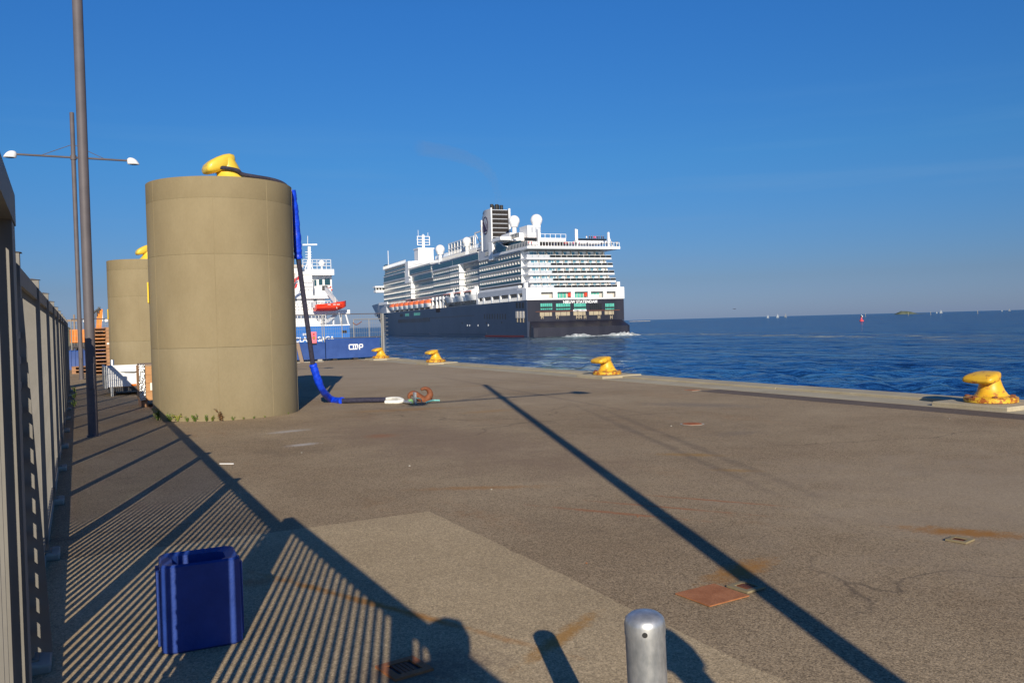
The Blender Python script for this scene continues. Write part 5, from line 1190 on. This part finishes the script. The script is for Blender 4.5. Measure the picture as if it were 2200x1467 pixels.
# ================================================================ THINGS ON THE WATER
bp_ = G(1851, 690, WZ)
bu = empty('channel_buoy', bp_, 'red channel buoy with lattice top floating on the open sea', 'buoy')
MB().lathe([(1.0, -.5), (1.35, .0), (1.35, .55), (.95, .75), (.45, 1.1)], 18).build('float', 'buoy_red', bu, 40)
MB().lathe([(.55, 1.0), (.32, 2.6)], 8).build('tower', 'buoy_red', bu, 30); MB().box(-.45, .45, -.45, .45, 2.6, 3.5).build('topmark', 'black', bu); MB().box(-.1, .55, -.5, -.46, 2.7, 3.4).build('panel', 'white', bu); MB().lathe([(.2, 3.5), (.2, 3.9), (.05, 4.0)], 8).build('lantern', 'white', bu, 40)
def far(px, D_): d = ray(px, 690); v_ = Vector((d.x, d.y, 0)).normalized() * D_; v_.z = WZ; return v_
def sailboat(px, D_, H_, label, rz):
    t = empty('sailboat', far(px, D_), label, 'sailboat', rz=rz)
    rr = []
    for k in range(7):
        u = k / 6; y = (u - .5) * H_ * .7; f_ = (1 - abs(2 * u - 1) ** 2.5) ** .7 + .03; rr.append([(-H_ * .1 * f_, y, H_ * .1), (H_ * .1 * f_, y, H_ * .1), (H_ * .05 * f_, y, -.2), (-H_ * .05 * f_, y, -.2)])
    MB().loft(rr).build('hull', 'sail', t, 40); MB().lathe([(.09, 0), (.06, H_)], 6).build('mast', 'galv', t)
    MB().add([(0, -.1, H_ * .16), (.02, -H_ * .3, H_ * .17), (0, -.1, H_ * .98)], [(0, 1, 2)]).add([(.3, .1, H_ * .16), (.32, -H_ * .3, H_ * .17), (.05, -.1, H_ * .98)], [(0, 2, 1)]).build('mainsail', 'sail', t)
    MB().prism([(0, .15, H_ * .12), (0, H_ * .33, H_ * .12), (0, .1, H_ * .82)], (.15, .0, 0)).build('jib', 'sail', t)
for px, D_, H_, lb, rz in ((1650, 2300, 12, 'small white sailboat on the horizon, leftmost of the trio off the ship stern'.replace(', leftmost of the trio', ', squat one'), .9), (1671, 2300, 14, 'tall white sail on the horizon between two other sailboats', 1.2), (1688, 2400, 16, 'sailboat with bare slim mast on the horizon near the tall white sail', .2), (2013, 2600, 8, 'small white sailboat just beside the fort island', .9), (2022, 2600, 14, 'taller white sailboat beside the fort island', .7), (2153, 3200, 8, 'small pale sailboat on the far horizon well past the fort island', .7), (2169, 3200, 14, 'tall pale sailboat on the far horizon well past the fort island', .2)):
    sailboat(px, D_ * 1.15, H_ * .85, lb, rz)
for px, D_, in ((1860, 1500), (1952, 1500), (2000, 1500), (2101, 1500)):
    t = empty('spar_buoy', far(px, D_), 'thin leaning yellow spar buoy on the open water', 'buoy', 'spar buoys in a row before the horizon')
    MB().tube([(0, 0, -1), (-.6, 0, 4.6)], [.3, .2], 8).build('spar', 'ochre', t, 40); MB().box(-.9, .1, -.1, .1, 4.2, 5.0).build('topmark', 'ochre', t)
d = ray(1577, 664); t = empty('seagull', CAM + d * 210, 'small dark seagull gliding low over the sea', 'bird')
MB().loft([[(x, .04 * math.cos(a), .05 * math.sin(a)) for a in (0, 1.57, 3.14, 4.71)] for x in (-.01, .15, .3, .42)]).build('body', 'cloth_black', t, 60)
for s in (-1, 1): MB().prism([(.1, 0, .02), (.28, 0, .02), (.2, s * .35, .12), (.05, s * .7, .05)], (0, 0, .015)).build('wing', 'cloth_black', t)

# ================================================================ PHOTOGRAPHER (only the shadow is in the picture)
ph = empty('person', (.11, -.25, 0), 'person in dark jacket holding up a camera beside the tall gate', 'person')
me = bpy.data.meshes.new('body')
V_ = [(0, 0, .95), (0, .0, 1.15), (0, .01, 1.40), (0, .03, 1.52), (0, .06, 1.62), (0, .07, 1.75),
      (-.20, 0, 1.42), (-.30, .02, 1.22), (-.19, .12, 1.52), (.20, 0, 1.42), (.36, .02, 1.22), (.03, .12, 1.52),
      (-.10, 0, .90), (-.12, .02, .50), (-.13, 0, .09), (-.13, .14, .04), (.10, 0, .90), (.12, .02, .50), (.13, 0, .09), (.14, .14, .04)]
E_ = [(0, 1), (1, 2), (2, 3), (3, 4), (4, 5), (2, 6), (6, 7), (7, 8), (2, 9), (9, 10), (10, 11), (0, 12), (12, 13), (13, 14), (14, 15), (0, 16), (16, 17), (17, 18), (18, 19)]
RD = [.16, .15, .16, .06, .09, .085, .075, .05, .04, .075, .05, .04, .095, .065, .045, .04, .095, .065, .045, .04]
me.from_pydata(V_, E_, []); bo = inst('body', me, ph)
sk = bo.modifiers.new('skin', 'SKIN'); bo.modifiers.new('smooth', 'SUBSURF').levels = 1; bo.modifiers[-1].render_levels = 1
for i, v_ in enumerate(me.skin_vertices[0].data): v_.radius = (RD[i], RD[i] * (.75 if i < 3 else 1)); v_.use_root = (i == 0)
me.materials.append(MATS['cloth_black'])
MB().lathe([(.03, 1.60), (.105, 1.66), (.115, 1.74), (.09, 1.82), (.03, 1.85)], 16, cx=0, cy=.06).build('hair', 'hair', ph, 60)
for s, px0 in ((-1, -.19), (1, .04)):
    for k in range(4): MB().tube([(px0, .11, 1.52 + k * .018 - .02), (px0 - s * .03,   .155, 1.525 + k * .018 - .02), (px0 - s * .055,   .165, 1.52 + k * .018 - .02)], [.010, .009, .007], 6).build('finger', 'skin', ph, 60)
    MB().tube([(px0, .11, 1.51), (px0 - s * .02, .12, 1.485), (px0 - s * .05, .13, 1.48)], [.011, .010, .008], 6).build('thumb', 'skin', ph, 60)
ph2 = copy_tree(ph); ph2.location = (.98, -.95, 0); ph2['label'] = 'second person in dark jacket standing behind the galvanised post'
hc = empty('photo_camera', (.03, -.10, 1.55), 'black camera held up by the photographer', 'camera', rz=-PSI)
MB().cbox(-.07, .07, -.03, .03, -.05, .05, .008).build('camera_body', 'black', hc); MB().tube([(0, .03, 0), (0, .045, 0)], .036, 18).build('lens', 'black', hc, 40)
